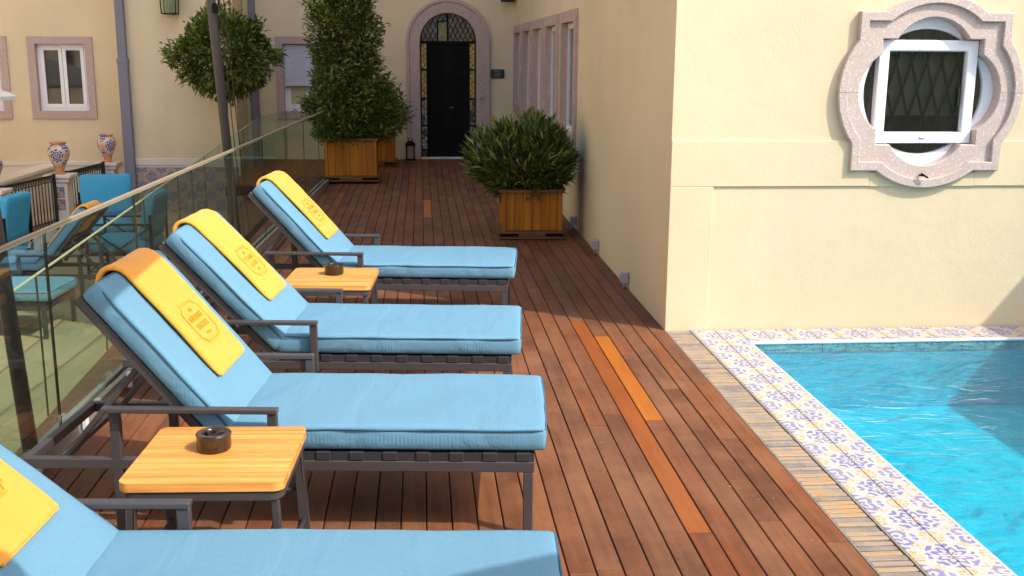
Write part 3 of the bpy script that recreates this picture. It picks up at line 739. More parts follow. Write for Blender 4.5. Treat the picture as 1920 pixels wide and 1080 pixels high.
# ================================================================== LOUNGERS
ANG = R(50); HX = -.735      # backrest angle; hinge x in the lounger frame
SEATL = 1.19; LW = .34       # half width
def roundbox(bm, x0, x1, y0, y1, z0, z1, r, nu=22, nv=10, puff=.010, seed=0.0):
    """upholstered slab: rounded edges, slightly puffed top"""
    from mathutils import noise as nz
    seed = len(bpy.data.objects)*.37
    xs = [x0 + (x1-x0)*t for t in ([0, .012, .03, .06] + [.06+(.88)*k/nu for k in range(1, nu)] + [.94, .97, .988, 1])]
    ys = [y0 + (y1-y0)*t for t in ([0, .02, .05, .1] + [.1+.8*k/nv for k in range(1, nv)] + [.9, .95, .98, 1])]
    zs = [z0, z0+(z1-z0)*.12, z0+(z1-z0)*.35, z0+(z1-z0)*.65, z0+(z1-z0)*.88, z1]
    def corr(p):
        x, y, z = p
        c = [min(max(x, x0+r), x1-r), min(max(y, y0+r), y1-r), min(max(z, z0+r*.9), z1-r*.9)]
        d = Vector((x-c[0], y-c[1], z-c[2]))
        if d.length > 1e-7:
            m = max(abs(d.x), abs(d.y), abs(d.z))
            d = d.normalized()*m
            x, y, z = c[0]+d.x, c[1]+d.y, c[2]+d.z
        u = (x-x0)/(x1-x0); v = (y-y0)/(y1-y0); w = (z-z0)/(z1-z0)
        e = max(0, 1-(2*u-1)**6)*max(0, 1-(2*v-1)**4)
        z += puff*e*(w if w > .5 else 0)*1.0
        k = max(0, 1-(2*w-1)**2)*.006
        y += k*(1 if v > .5 else -1)*(1 if (v < .02 or v > .98) else 0); x += k*(1 if u > .5 else -1)*(1 if (u < .01 or u > .99) else 0)
        if w > .5: z += nz.noise(Vector((x*4.2+x0*9, y*4.2+seed, seed*3)))*.0055*w + nz.noise(Vector((x*13, y*13, seed)))*.0018*w
        if v < .02 or v > .98: y += nz.noise(Vector((x*6, seed+v*5, z*10)))*.004
        if u > .99: x += nz.noise(Vector((y*7, seed, z*10)))*.004
        return Vector((x, y, z))
    cache = {}
    def V(p):
        key = (round(p[0], 5), round(p[1], 5), round(p[2], 5))
        if key not in cache: cache[key] = bm.verts.new(corr(p))
        return cache[key]
    def grid(A, Bq, f):
        for i in range(len(A)-1):
            for j in range(len(Bq)-1):
                bm.faces.new((V(f(A[i], Bq[j])), V(f(A[i+1], Bq[j])), V(f(A[i+1], Bq[j+1])), V(f(A[i], Bq[j+1]))))
    for z in (z0, z1): grid(xs, ys, lambda a, b_: (a, b_, z))
    for y in (y0, y1): grid(xs, zs, lambda a, b_: (a, y, b_))
    for x in (x0, x1): grid(ys, zs, lambda a, b_: (x, a, b_))
def back_pt(s, y, h):
    """s along the back from the hinge, h above the back plane"""
    return Vector((HX - s*math.cos(ANG) + h*math.sin(ANG), y, .348 + s*math.sin(ANG) + h*math.cos(ANG)))
def make_lounger():
    t = thing('sun_lounger', None, 'sun lounger')
    fx0, fx1, zf0, zf1 = -1.50, .435, .262, .303; r = .325
    bm = B()
    for s in (-1, 1):
        box(bm, (fx0, s*r-.0175, zf0), (fx1, s*r+.0175, zf1), .003)
    for x in (fx0, fx1-.035): box(bm, (x+.0005, -r+.0177, zf0+.001), (x+.035, r-.0177, zf1-.001), .003)
    obj('frame', bm, METAL, t)
    for x in (fx1-.0455, -1.155):
        for s in (-1, 1):
            bm = B(); box(bm, (x+.004, s*(r+.0005)-.0165, 0), (x+.041, s*(r+.0005)+.0165, zf0-.0005 if x > 0 else .496), .003); obj('leg', bm, METAL, t)
    for s in (-1, 1):       # armrest: flat bar and front post, standing just outside the frame
        bm = B(); y = s*(r+.0385)
        box(bm, (-1.165, y-.020, .4965), (-.515, y+.020, .515), .003); box(bm, (-.553, y-.014, zf0), (-.517, y+.014, .496), .003); obj('armrest', bm, METAL, t)
    for k in range(9):      # webbing wrapped over the side rails
        x = HX + .10 + k*.125
        bm = B(); box(bm, (x, -r-.0185, zf1+.0015), (x+.055, r+.0185, zf1+.036), .003); obj('strap', bm, METAL_D, t)
    bm = B(); box(bm, (HX+.02, -r-.0135, zf1+.0005), (fx1-.002, r+.0135, zf1+.033)); obj('webbing', bm, METAL_D, t)
    bm = B()
    for s in (-1, 1):
        bar(bm, back_pt(0, s*.315, -.022), back_pt(.755, s*.315, -.022), .026, .030, (math.sin(ANG), 0, math.cos(ANG)), .003)
    bar(bm, back_pt(.74, -.302, -.022), back_pt(.74, .302, -.022), .03, .026, (math.sin(ANG), 0, math.cos(ANG)))
    bk = obj('back_frame', bm, METAL, t)
    for k in range(6):
        bm = B(); s0 = .07+k*.115; bar(bm, back_pt(s0, -.33, -.006), back_pt(s0, .33, -.006), .05, .004, (math.sin(ANG), 0, math.cos(ANG))); obj('back_strap', bm, METAL_D, bk)
    for s in (-1, 1):
        bm = B(); bar(bm, back_pt(.43, s*.27, -.045), Vector((-1.36, s*.27, .275)), .022, .03, (0, 1, 0), .002); obj('back_strut', bm, METAL, t)
    bm = B(); bar(bm, (-1.36, -.28, .285), (-1.36, .28, .285), .02, .02); obj('strut_bar', bm, METAL, t)
    # cushions
    zc0, zc1 = .345, .440
    bm = B(); roundbox(bm, HX+.015, HX+SEATL+.02, -LW, LW, zc0, zc1, .018, 22, 10, .007); c = obj('seat_cushion', bm, BLUE, t, True)
    bm = B(); xa, xb, ye = HX+.03, HX+SEATL+.020, LW+.0045; zz = zc1-.013
    pp = [(xa, -ye+.012, zz)] + [(xa+(xb-.04-xa)*k/12, -ye+.0015*math.sin(k*2.1), zz+.0018*math.sin(k*1.7)) for k in range(1, 13)]
    pp += [(xb-.012, -ye+.006, zz), (xb+.002, -ye+.022, zz), (xb+.004, -.15, zz+.001), (xb+.004, .15, zz-.001), (xb+.002, ye-.022, zz), (xb-.012, ye-.006, zz)]
    pp += [(xb-.04-(xb-.04-xa)*k/12, ye, zz+.0015*math.sin(k*1.3)) for k in range(13)]
    tube(bm, pp, .0042, 6); obj('piping', bm, PIPING, c, True)
    bm = B(); roundbox(bm, 0, .755, -LW, LW, 0, .092, .020, 14, 10, .008)
    for v in bm.verts: v.co = back_pt(v.co.x, v.co.y, v.co.z-.001)
    c = obj('back_cushion', bm, BLUE, t, True)
    bm = B()
    for s in (-1, 1): tube(bm, [back_pt(q, s*(LW+.0045-(0 if .05 < q < .7 else .008)), .076+.0015*math.sin(q*17)) for q in (.02, .06, .12, .2, .3, .4, .5, .6, .68, .735)], .0042, 6)
    tube(bm, [back_pt(.757, y, .076) for y in (-.31, -.1, .1, .31)], .0040, 6); obj('piping', bm, PIPING, c, True)
    return t
lounger = make_lounger()
def text_mesh(name, s, size, mat):
    cu = bpy.data.curves.new(name, 'FONT'); cu.body = s; cu.size = size; cu.align_x = 'CENTER'; cu.align_y = 'CENTER'; cu.extrude = .0009; cu.resolution_u = 3
    o = bpy.data.objects.new(name, cu); C.objects.link(o); bpy.context.view_layer.update()
    dg = bpy.context.evaluated_depsgraph_get(); me = bpy.data.meshes.new_from_object(o.evaluated_get(dg))
    bpy.data.objects.remove(o); me.materials.clear(); me.materials.append(mat); return me
def make_towel():
    t = thing('towel', None, 'towel')
    from mathutils import noise as nz
    sd = len(bpy.data.objects)*.53
    y0, y1 = -.165, .215; s0, s1 = .205, .72; hb = .101
    path = [back_pt(s0+(s1-s0)*k/14, 0, hb+.006*math.sin(math.pi*k/14)) for k in range(15)]
    n0 = Vector((math.sin(ANG), 0, math.cos(ANG))); d0 = Vector((-math.cos(ANG), 0, math.sin(ANG)))
    c0 = back_pt(s1, 0, hb-.052); 
    path += [c0 + n0*.052*math.cos(a) + d0*.052*math.sin(a)*1.15 for a in [math.pi*k/8 for k in range(1, 9)]]
    path += [path[-1] - d0*.05*k for k in range(1, 6)]
    def norm(i):
        d = (path[min(i+1, len(path)-1)]-path[max(i-1, 0)]).normalized(); return Vector((d.z, 0, -d.x))
    W = y1-y0; prof = []      # folded towel section: rounded ends, layers
    th = .020
    for k in range(9): a = -math.pi/2 + math.pi*k/8; prof.append((y1-th/2+th/2*math.cos(a), th/2+th/2*math.sin(a)))
    m_ = 10
    for k in range(1, m_): prof.append((y1-th/2-(W-th)*k/m_, th+.0015*math.sin(k*1.3)))
    for k in range(9): a = math.pi/2 + math.pi*k/8; prof.append((y0+th/2+th/2*math.cos(a), th/2+th/2*math.sin(a)))
    for k in range(1, m_): prof.append((y0+th/2+(W-th)*k/m_, 0.0))
    bm = B(); rings = []
    for i, p in enumerate(path):
        n = norm(i); w = 1.0 if i > 1 else (.99 if i == 1 else .97)
        if n.dot(Vector((1, 0, 1))) < 0 and i < 15: n = -n
        rings.append([bm.verts.new(p + Vector((0, (y*w) + (1-w)*.05, 0)) + n*(h if i > 0 else .004+h*.72) + n*(.0035*nz.noise(Vector((y*11, i*.45, sd))) if h > .01 else 0) + Vector((0, .004*nz.noise(Vector((i*.5, sd, y*3))), 0))) for y, h in prof])
    N = len(prof)
    for i in range(len(rings)-1):
        for k in range(N): bm.faces.new((rings[i][k], rings[i][(k+1) % N], rings[i+1][(k+1) % N], rings[i+1][k]))
    bm.faces.new(list(reversed(rings[0]))); bm.faces.new(rings[-1])
    obj('cloth', bm, TOWEL, t, 60)
    # folded under-layer at the lower hem
    bm = B()
    for q in range(1): bar(bm, back_pt(s0+.004, -.13, hb+.006), back_pt(s0+.004, .205, hb+.006), .02, .006, tuple(n0), .002)
    obj('hem', bm, TOWEL, t)
    # embossed emblem, relief shade put in darker yellow: frame with scooped corners and lettering, lying in the towel's plane
    sc_ = .415; yc = (y0+y1)/2; hh = hb+th+.0086
    X = Vector((0, 1, 0)); Y = d0; Z = X.cross(Y)
    if Z.dot(n0) < 0: X = -X; Z = X.cross(Y)
    mat = Matrix((X, Y, Z)).transposed().to_4x4(); mat.translation = back_pt(sc_, yc, hh)
    em = bpy.data.objects.new('emblem', None); C.objects.link(em); em.parent = t; em.matrix_local = mat @ Matrix.Scale(.92, 4)
    bm = B()
    def ln(pts, w=.0034): 
        for a, b_ in zip(pts, pts[1:]): bar(bm, (*a, 0), (*b_, 0), w, .0022, (0, 0, 1))
    a, h, q = .102, .092, .024
    cor = lambda cx, cy, a0: [(cx+q*math.cos(R(a0+x)), cy+q*math.sin(R(a0+x))) for x in range(0, 91, 15)]
    out = [(-a+q, h), (a-q, h)] + list(reversed([(a-q+0+q-q*math.cos(R(x)), h-q*math.sin(R(x))) for x in range(90, -1, -15)]))[::1]
    ln([(-.082, h+.008), (.082, h+.008)], .0045); ln([(-.082, -h-.008), (.082, -h-.008)], .0045)
    ln([(-.080, h), (.080, h)], .0025); ln([(-.080, -h), (.080, -h)], .0025)
    for sx in (-1, 1):
        ln([(sx*.080, h), (sx*.083, h-.012), (sx*.092, h-.020), (sx*.106, h-.022), (sx*.108, h-.036), (sx*.108, -h+.036), (sx*.106, -h+.022), (sx*.092, -h+.020), (sx*.083, -h+.012), (sx*.080, -h)])
    obj('emblem_frame', bm, EMB, em)
    for s_, z_, sz in (('THE', .060, .024), ('INFANTE', .022, .041), ('SAGRES', -.022, .041), ('PORTO', -.062, .018)):
        o = link('lettering', text_mesh('lettering', s_, sz, EMB), em, (0, z_, 0))
    return t
towel = make_towel()
bpy.context.view_layer.update()
def place(o, foot, ang, z=0, flip=False):
    """put a lounger (or towel) so that the middle of the cushion's foot end lies at foot"""
    a = R(ang); L = (HX+SEATL+.02)*o.scale.x
    o.rotation_euler.z = a; o.location = (foot[0]-L*math.cos(a), foot[1]-L*math.sin(a), z)
G = 'light blue sun loungers on the deck'; GT = 'yellow embroidered towels on the loungers'
spots = [((.475, 4.08), -5.0, 50, 'light blue sun lounger right behind the front teak table, second from the camera', 'yellow towel with embossed emblem, its top in shade, on the second nearest lounger'),
         ((.50, 5.38), -5.6, 46.5, 'light blue sun lounger third from the camera, in front of the far teak table', 'yellow towel with embossed emblem on the third nearest lounger, fully sunlit'),
         ((.63, 7.19), -6.4, 47.5, 'light blue sun lounger farthest from the camera, behind the far teak table', 'yellow towel with embossed emblem on the farthest lounger of the deck row'),
         ((.35, 2.545), -3.9, 42, 'light blue sun lounger nearest the camera, cut by the bottom edge', 'yellow towel at the lower left corner, on the nearest lounger')]
for i, (f, a, bang, lb, tl) in enumerate(spots):
    if i == 0: o, q = lounger, towel
    elif bang == 50: o, q = copy_tree(lounger), copy_tree(towel)
    else:                                   # backrest set to another notch
        ANG = R(bang); o = make_lounger(); q = make_towel(); ANG = R(50)
    if i == 3: o.scale.x = q.scale.x = 1.075
    place(o, f, a); tag(o, lb, 'sun lounger', G); place(q, f, a); tag(q, tl, 'towel', GT)

# ================================================================== SIDE TABLES AND ASHTRAYS
def make_table():
    t = thing('side_table', None, 'side table'); h = .255; zt = .50
    top = bpy.data.objects.new('table_top', None); C.objects.link(top); top.parent = t
    n = 12; r = .035
    def rr(x, y):   # rounded-corner clip: half width available at depth y
        return h if abs(y) < h-r else h-r+math.sqrt(max(0, r*r-(abs(y)-(h-r))**2))
    for k in range(n):
        ya = -h + 2*h*k/n; yb = ya + 2*h/n - .0022; bm = B(); m_ = 12 if k in (0, n-1) else 2
        P_ = [(rr(0, y), y) for y in [(ya+(yb-ya)*(1-math.cos(math.pi*q/m_/2)) if k == 0 else (ya+(yb-ya)*math.sin(math.pi*q/m_/2) if k == n-1 else ya+(yb-ya)*q/m_)) for q in range(m_+1)]]
        pts = [(x, y) for x, y in P_] + [(-x, y) for x, y in reversed(P_)]
        loops_mesh(bm, [[(x, y, zt-.03) for x, y in pts], [(x, y, zt-.0015) for x, y in pts], [(x*.996, ya+(y-ya)*.985+.0003, zt) for x, y in pts]])
        nn = len(pts); vv = list(bm.verts); bm.faces.new(vv[-nn:]); bm.faces.new(list(reversed(vv[:nn]))); obj('slat', bm, TEAK, top)
    bm = B(); g = h-.018
    pts = []
    for cx, cy, a0 in ((g-.03, g-.03, 0), (-g+.03, g-.03, 90), (-g+.03, -g+.03, 180), (g-.03, -g+.03, 270)):
        pts += [(cx+.043*math.cos(R(a0+q)), cy+.043*math.sin(R(a0+q))) for q in range(0, 91, 18)]
    def rg(f, z): return [(x*f, y*f, z) for x, y in pts]
    loops_mesh(bm, [rg(1, zt-.031), rg(1, zt-.062), rg(.93, zt-.062), rg(.93, zt-.031), rg(1, zt-.031)]); bmesh.ops.remove_doubles(bm, verts=bm.verts, dist=1e-5); obj('apron', bm, METAL, t, 40)
    for sx in (-1, 1):
        for sy in (-1, 1):
            bm = B(); bar(bm, (sx*(g-.015), sy*(g-.015), zt-.06), (sx*(g+.005), sy*(g+.005), 0), .026, .026, (0, 1, 0), .004); obj('leg', bm, METAL, t)
    for s in (-1, 1):
        bm = B(); tube(bm, [(-g, s*g, .27), (g, s*g, .27)], .008, 8); obj('stretcher', bm, METAL, t, True)
        bm = B(); tube(bm, [(s*g, -g, .16), (s*g, g, .16)], .008, 8); obj('stretcher', bm, METAL, t, True)
    return t
table = make_table(); GTB = 'teak topped side tables'
table.location = (-.685, 3.405, 0); table.rotation_euler.z = R(-2.5); tag(table, 'teak side table on charcoal legs in front, between the two nearest loungers', 'side table', GTB)
t2 = copy_tree(table); t2.location = (-.545, 6.27, 0); t2.rotation_euler.z = R(-3.5); tag(t2, 'teak side table farther back, in front of the farthest lounger', 'side table', GTB)
def make_ashtray():
    t = thing('ashtray', None, 'ashtray')
    bm = B(); lathe(bm, [(.0, 0), (.050, 0), (.055, .004), (.057, .012), (.057, .046), (.0585, .050), (.0585, .056), (.055, .060), (.040, .0605), (.036, .057), (.033, .045), (.030, .022), (.0, .020)], 40); obj('bowl', bm, CERAM, t, 40)
    bm = B()
    for k in range(3):
        a = R(120*k+20); box(bm, (-.006, -.02, .0), (.006, .02, .006))
    lathe(bm, [(.017, .048), (.021, .052), (.021, .058), (.016, .061), (.011, .058), (.011, .052), (.017, .048)], 20); 
    bmesh.ops.delete(bm, geom=[v for v in bm.verts if v.co.z < .02], context='VERTS')
    for k in range(3):
        a = R(120*k+20); bar(bm, (.018*math.cos(a), .018*math.sin(a), .054), (.037*math.cos(a), .037*math.sin(a), .054), .012, .006)
    obj('rest', bm, CERAM, t, 40); return t
ash = make_ashtray(); ash.location = (-.705, 3.44, .5005); tag(ash, 'dark brown glazed ashtray on the front teak table', 'ashtray', 'glazed ashtrays')
a2 = copy_tree(ash); a2.location = (-.535, 6.33, .5005); a2.rotation_euler.z = 1.1; tag(a2, 'dark brown glazed ashtray on the far teak table', 'ashtray', 'glazed ashtrays')

# ================================================================== PLANTERS AND PLANTS
def make_planter(w, h, label, loc, rz=0.0):
    t = thing('planter_box', label, 'planter', loc, rz, 'stained pine planter boxes'); a = w/2; zb = h*.17
    nb = 6; bw = (w-.09)/nb; bm = B(); box(bm, (-bw/2+.001, -.010, zb+.004), (bw/2-.001, .010, h-.035), .003); me = mesh_of('board', bm, PINE)
    for f in range(4):
        ang = f*math.pi/2; ca, sa = math.cos(ang), math.sin(ang)
        for k in range(nb):
            x = -a+.045+bw*(k+.5); y = -a+.022
            o = link('board', me, t, (x*ca-y*sa, x*sa+y*ca, 0)); o.rotation_euler.z = ang
    for sx in (-1, 1):
        for sy in (-1, 1):
            bm = B(); box(bm, (sx*a, sy*a, .02), (sx*(a-.045), sy*(a-.045), h-.02), .004); obj('corner_post', bm, PINE, t)
    bm = B()
    for f in range(4):
        ang = f*math.pi/2; ca, sa = math.cos(ang), math.sin(ang)
        def q(x, y, z): return Vector((x*ca-y*sa, x*sa+y*ca, z))
        bar(bm, q(-a-.02, -a+.015, h-.017), q(a-.052, -a+.015, h-.017), .07, .034, (0, 0, 1), .004)
    obj('rim', bm, PINE_D, t)
    bm = B(); e = .03
    for f in range(4):
        ang = f*math.pi/2; ca, sa = math.cos(ang), math.sin(ang)
        def q(x, y, z): return Vector((x*ca-y*sa, x*sa+y*ca, z))
        bar(bm, q(-a-e+.0, -a-e+.02, zb-.008), q(a+e-.042, -a-e+.02, zb-.008), .04, .022, (0, 0, 1), .003)
        bar(bm, q(-a-e, -a-e+.02, zb-.063), q(a+e-.042, -a-e+.02, zb-.063), .04, .02, (0, 0, 1), .003)
        bar(bm, q(-w*.22, -a-e+.022, zb-.036), q(w*.22, -a-e+.022, zb-.036), .034, .0325, (0, 0, 1))
    obj('base_rail', bm, PINE_D, t)
    bm = B(); box(bm, (-a+.015, -a+.015, .004), (a-.015, a-.015, zb-.05)); box(bm, (-a-.012, -a-.012, zb-.052), (a+.012, a+.012, zb-.020)); obj('base_core', bm, BLACK, t)
    bm = B(); box(bm, (-a+.05, -a+.05, h-.14), (a-.05, a-.05, h-.06)); obj('soil', bm, SOIL, t)
    return t
def leaf_quads(V, F, p, d, n, L, W, fold=.25, curl=.15):
    d = d.normalized(); s = d.cross(n)
    if s.length < 1e-4: s = d.orthogonal()
    s.normalize(); n = s.cross(d).normalized(); i = len(V)
    V += [p, p+d*L*.45+s*W*.5+n*W*fold, p+d*L*.5-n*W*.05, p+d*L*.45-s*W*.5+n*W*fold, p+d*L-n*L*curl]
    F += [(i, i+2, i+1), (i, i+3, i+2), (i+1, i+2, i+4), (i+2, i+3, i+4)]
def crown_mesh(name, tips, L, W, per, mat, seed, spread=.9, updir=.3, jitter=.06):
    rr = random.Random(seed); V = []; F = []
    for (p, out) in tips:
        for k in range(per):
            q = p + Vector((rr.gauss(0, jitter), rr.gauss(0, jitter), rr.gauss(0, jitter)))
            d = (out + Vector((rr.uniform(-1, 1), rr.uniform(-1, 1), rr.uniform(-1, 1)))*spread + Vector((0, 0, updir))).normalized()
            n = Vector((rr.uniform(-.6, .6), rr.uniform(-.6, .6), 1)) + out*.4
            f = rr.uniform(.65, 1.15); leaf_quads(V, F, q, d, n, L*f, W*f*rr.uniform(.8, 1.2))
    me = bpy.data.meshes.new(name); me.from_pydata([tuple(v) for v in V], [], F); me.materials.append(mat); me.update(); return me
def sph(rr):
    while True:
        v = Vector((rr.uniform(-1, 1), rr.uniform(-1, 1), rr.uniform(-1, 1)))
        if .02 < v.length < 1: return v
def stems(bm, base, tips, rr, n, r0):
    for p, o in rr.sample(tips, min(n, len(tips))):
        m = (base+p)/2 + Vector((rr.gauss(0, .03), rr.gauss(0, .03), .05)); tube(bm, [base+Vector((rr.gauss(0, .02), rr.gauss(0, .02), 0)), m, p], [r0, r0*.7, r0*.3], 5)
def lobes(rr, n): return [(sph(rr).normalized(), rr.uniform(.12, .30), rr.uniform(.35, .6)) for _ in range(n)]
def build_plants():
    rr = random.Random(3)
    # tall conical tree in the large planter
    pc = (-1.005, 15.40, 0)
    make_planter(.72, .63, 'large pine planter holding the tall conical tree at the end of the glass', pc, R(1))
    t = thing('potted_tree', 'tall dense conical evergreen rising from the large pine planter', 'tree', (pc[0], pc[1], .55))
    tips = []; lb = lobes(rr, 26)
    for k in range(1400):
        u = rr.random()**1.25; z = .06 + u*2.45; a = rr.uniform(0, 2*math.pi)
        prof = (.40 + .13*min(1, u*7))*(1 - .44*u - .10*u*u) if u < .86 else .27*(1-u)/.14
        bul = 1 + .15*math.sin(3*a+5*u) + .15*math.sin(11*u+2*a)+.15*math.sin(23*u-3*a)
        if a > math.pi: bul *= 1.0
        r = prof*bul*(rr.uniform(.82, 1.08) if rr.random() < .72 else rr.uniform(.3, .85))
        o = Vector((math.cos(a), math.sin(a), .25)).normalized(); tips.append((Vector((r*math.cos(a)-.10*u, r*math.sin(a), z)), o))
    link('crown', crown_mesh('crown', tips, .088, .036, 14, LEAF_C, 1, .95, .25, .052), t)
    bm = B(); tube(bm, [(0, 0, 0), (.01, 0, .8), (-.07, .01, 1.7), (-.10, 0, 2.3)], [.045, .035, .022, .01], 7); stems(bm, Vector((0, 0, .3)), tips, rr, 40, .010); obj('trunk', bm, BARK, t, True)
    # small round bush behind it
    pc = (-.74, 17.62, 0)
    make_planter(.58, .50, 'smaller pine planter half hidden behind the large one', pc)
    t = thing('potted_bush', 'dark round bush in the smaller planter behind the conical tree', 'bush', (pc[0], pc[1], .43)); tips = []
    for k in range(330):
        v = sph(rr); 
        if v.length < .55: v = v.normalized()*rr.uniform(.55, 1)
        tips.append((Vector((v.x*.50, v.y*.46, .42+v.z*.44)), v.normalized()))
    link('crown', crown_mesh('crown', tips, .085, .034, 13, LEAF_C, 2, .9, .2, .05), t)
    bm = B(); stems(bm, Vector((0, 0, 0)), tips, rr, 24, .012); obj('trunk', bm, BARK, t, True)
    # lance-leaved shrub near the wall
    pc = (1.075, 10.66, 0)
    make_planter(.60, .50, 'pine planter standing against the side wall, with the lance-leaved shrub', pc, R(-1))
    t = thing('potted_shrub', 'wide dark green shrub with long narrow leaves in the planter by the side wall', 'shrub', (pc[0], pc[1], .43)); tips = []; t.scale = (.93, .93, .95)
    for k in range(470):
        v = sph(rr); v = v.normalized()*(v.length**.45)*(1+.16*math.sin(7*v.x+4*v.z)*math.sin(6*v.y+2)-.06)
        p = Vector((-.06+v.x*(.52 if v.x > 0 else .60), v.y*.50, .30 + v.z*.40))
        if v.z < -.35: p.z += .06
        if v.z > 0.1: p.z *= 1 + .12*math.sin(11*p.x+7*p.y)
        o = (v + Vector((0, 0, .45))).normalized(); tips.append((p, o))
    for k in range(34): 
        a = rr.uniform(0, 6.28); q = rr.random()**.5; tips.append((Vector((-.05+.45*q*math.cos(a), .42*q*math.sin(a), .70+rr.uniform(-.06, .10)-.25*q*q)), Vector((.3*math.cos(a), .3*math.sin(a), 1))))
    link('crown', crown_mesh('crown', tips, .145, .034, 10, LEAF_O, 4, .62, .35, .030), t)
    bm = B(); stems(bm, Vector((0, 0, -.02)), tips, rr, 46, .012); obj('stem', bm, BARK, t, True)
    # ball tree beyond the balustrade
    t = thing('ball_tree', 'clipped ball-headed tree on a thin trunk behind the dark pole', 'tree', (-2.93, 16.4, -1.0)); tips = []; lb = lobes(rr, 14)
    for k in range(700):
        v = sph(rr); v = v.normalized()*(v.length**.35)
        n = v.normalized(); q = 1 + .10*math.sin(5*n.x+3*n.z) + .12*math.sin(4*n.y-6*n.z+1) + .10*math.sin(9*n.x*n.z+2)
        tips.append((Vector((.06+v.x*.66*q, v.y*.62*q, 2.74+v.z*.56*q)), n))
    link('crown', crown_mesh('crown', tips, .115, .042, 12, LEAF_B, 6, .9, .25, .05), t)
    bm = B(); tube(bm, [(0, 0, 0), (.01, 0, 1.2), (.03, 0, 2.6)], [.04, .032, .02], 8); stems(bm, Vector((.02, 0, 2.2)), tips, rr, 30, .012); obj('trunk', bm, BARK, t, True)
build_plants()

# ================================================================== POLES, PARASOLS
def make_parasol(label, foot, top, centre, rad, zc, poler, rot=0.0):
    t = thing('cantilever_parasol', label, 'parasol', foot); f = Vector(foot)
    bm = B(); tube(bm, [Vector((0, 0, 0)), Vector(top)-f], poler, 14); obj('pole', bm, METAL, t, True)
    bm = B(); lathe(bm, [(0, -.02), (.09, -.02), (.09, 0), (poler+.012, .012), (poler+.012, .06), (0, .06)], 20); obj('base', bm, METAL, t, 40)
    c = Vector(centre)-f; tp = Vector(top)-f
    bm = B(); bar(bm, tp-Vector((0, 0, .05)), Vector((c.x, c.y, zc+.50)) - Vector((0, 0, f.z)), .04, .06); obj('arm', bm, METAL, t)
    bm = B(); n = 8; hub = bm.verts.new((c.x, c.y, zc+.40-f.z)); ring = [bm.verts.new((c.x+rad*math.cos(rot+2*math.pi*k/n), c.y+rad*math.sin(rot+2*math.pi*k/n), zc-f.z)) for k in range(n)]
    low = [bm.verts.new(v.co + Vector((0, 0, -.12))) for v in ring]
    for k in range(n): bm.faces.new((hub, ring[k], ring[(k+1) % n])); bm.faces.new((ring[k], low[k], low[(k+1) % n], ring[(k+1) % n]))
    obj('canopy', bm, CANVAS, t)
    for k in range(n):
        bm = B(); bar(bm, (c.x, c.y, zc+.37-f.z), (c.x+rad*.98*math.cos(rot+2*math.pi*k/n), c.y+rad*.98*math.sin(rot+2*math.pi*k/n), zc-.02-f.z), .015, .015); obj('rib', bm, METAL, t)
    bm = B(); tube(bm, [(c.x, c.y, zc-.1-f.z), (c.x, c.y, zc+.52-f.z)], .02, 8); obj('hub', bm, METAL, t, True)
    return t
make_parasol('slanting charcoal parasol pole at the left edge, behind the nearest balustrade panel', (-1.738, 4.66, -.3), (-1.932, 4.66, 2.95), (-.95, 3.28, 0), 1.2, 2.66, .034, R(22.5))
make_parasol('charcoal parasol behind the camera on the left, shading the nearest backrest', (-.6, -1.6, 0), (-.6, -1.6, 3.2), (.05, .12, 0), 1.42, 2.6, .035, R(22.5))
make_parasol('charcoal parasol behind the camera by the pool, shading the nearest foot end', (1.4, -1.6, 0), (1.4, -1.6, 3.2), (2.55, .62, 0), 1.12, 2.6, .035, R(0))
def build_mast():
    t = thing('mast', 'dark slanting mast with two cords beside the glass balustrade', 'pole', (-1.645, 9.65, -.3))
    bm = B(); tube(bm, [(0, 0, 0), (-.155, .0, 2.62), (-.20, 0, 3.4)], .040, 14); obj('shaft', bm, METAL, t, True)
    bm = B(); tube(bm, [(.05, -.03, .32), (-.115, -.03, 3.3)], .0045, 6); obj('cord', bm, ROPE, t)
    bm = B(); tube(bm, [(.10, -.03, .32), (-.085, -.03, 3.3)], .0045, 6); obj('cord', bm, ROPE, t)
    bm = B(); lathe(bm, [(0, .30), (.085, .30), (.085, .315), (.06, .33), (0, .33)], 18); obj('collar', bm, METAL, t, 40)
    bm = B(); box(bm, (-.13, -.075, 2.42), (-.09, -.05, 2.50), .006); obj('cleat', bm, BLACK, t)
build_mast()
# edge of a white parasol on the terrace at the far left
def white_parasol():
    t = thing('terrace_parasol', 'white parasol whose tip shows at the left edge before the window', 'parasol', (-7.35, 15.6, ZT))
    bm = B(); tube(bm, [(0, 0, 0), (0, 0, 2.5)], .025, 10); obj('pole', bm, METAL, t, True)
    bm = B(); n = 8; rad = 1.72; hub = bm.verts.new((0, 0, 2.43)); ring = [bm.verts.new((rad*math.cos(2*math.pi*k/n), rad*math.sin(2*math.pi*k/n), 1.92)) for k in range(n)]
    low = [bm.verts.new(v.co*1.0 + Vector((0, 0, -.05))) for v in ring]
    for k in range(n): bm.faces.new((hub, ring[k], ring[(k+1) % n])); bm.faces.new((ring[k], low[k], low[(k+1) % n], ring[(k+1) % n]))
    obj('canopy', bm, CANVAS, t)
white_parasol()

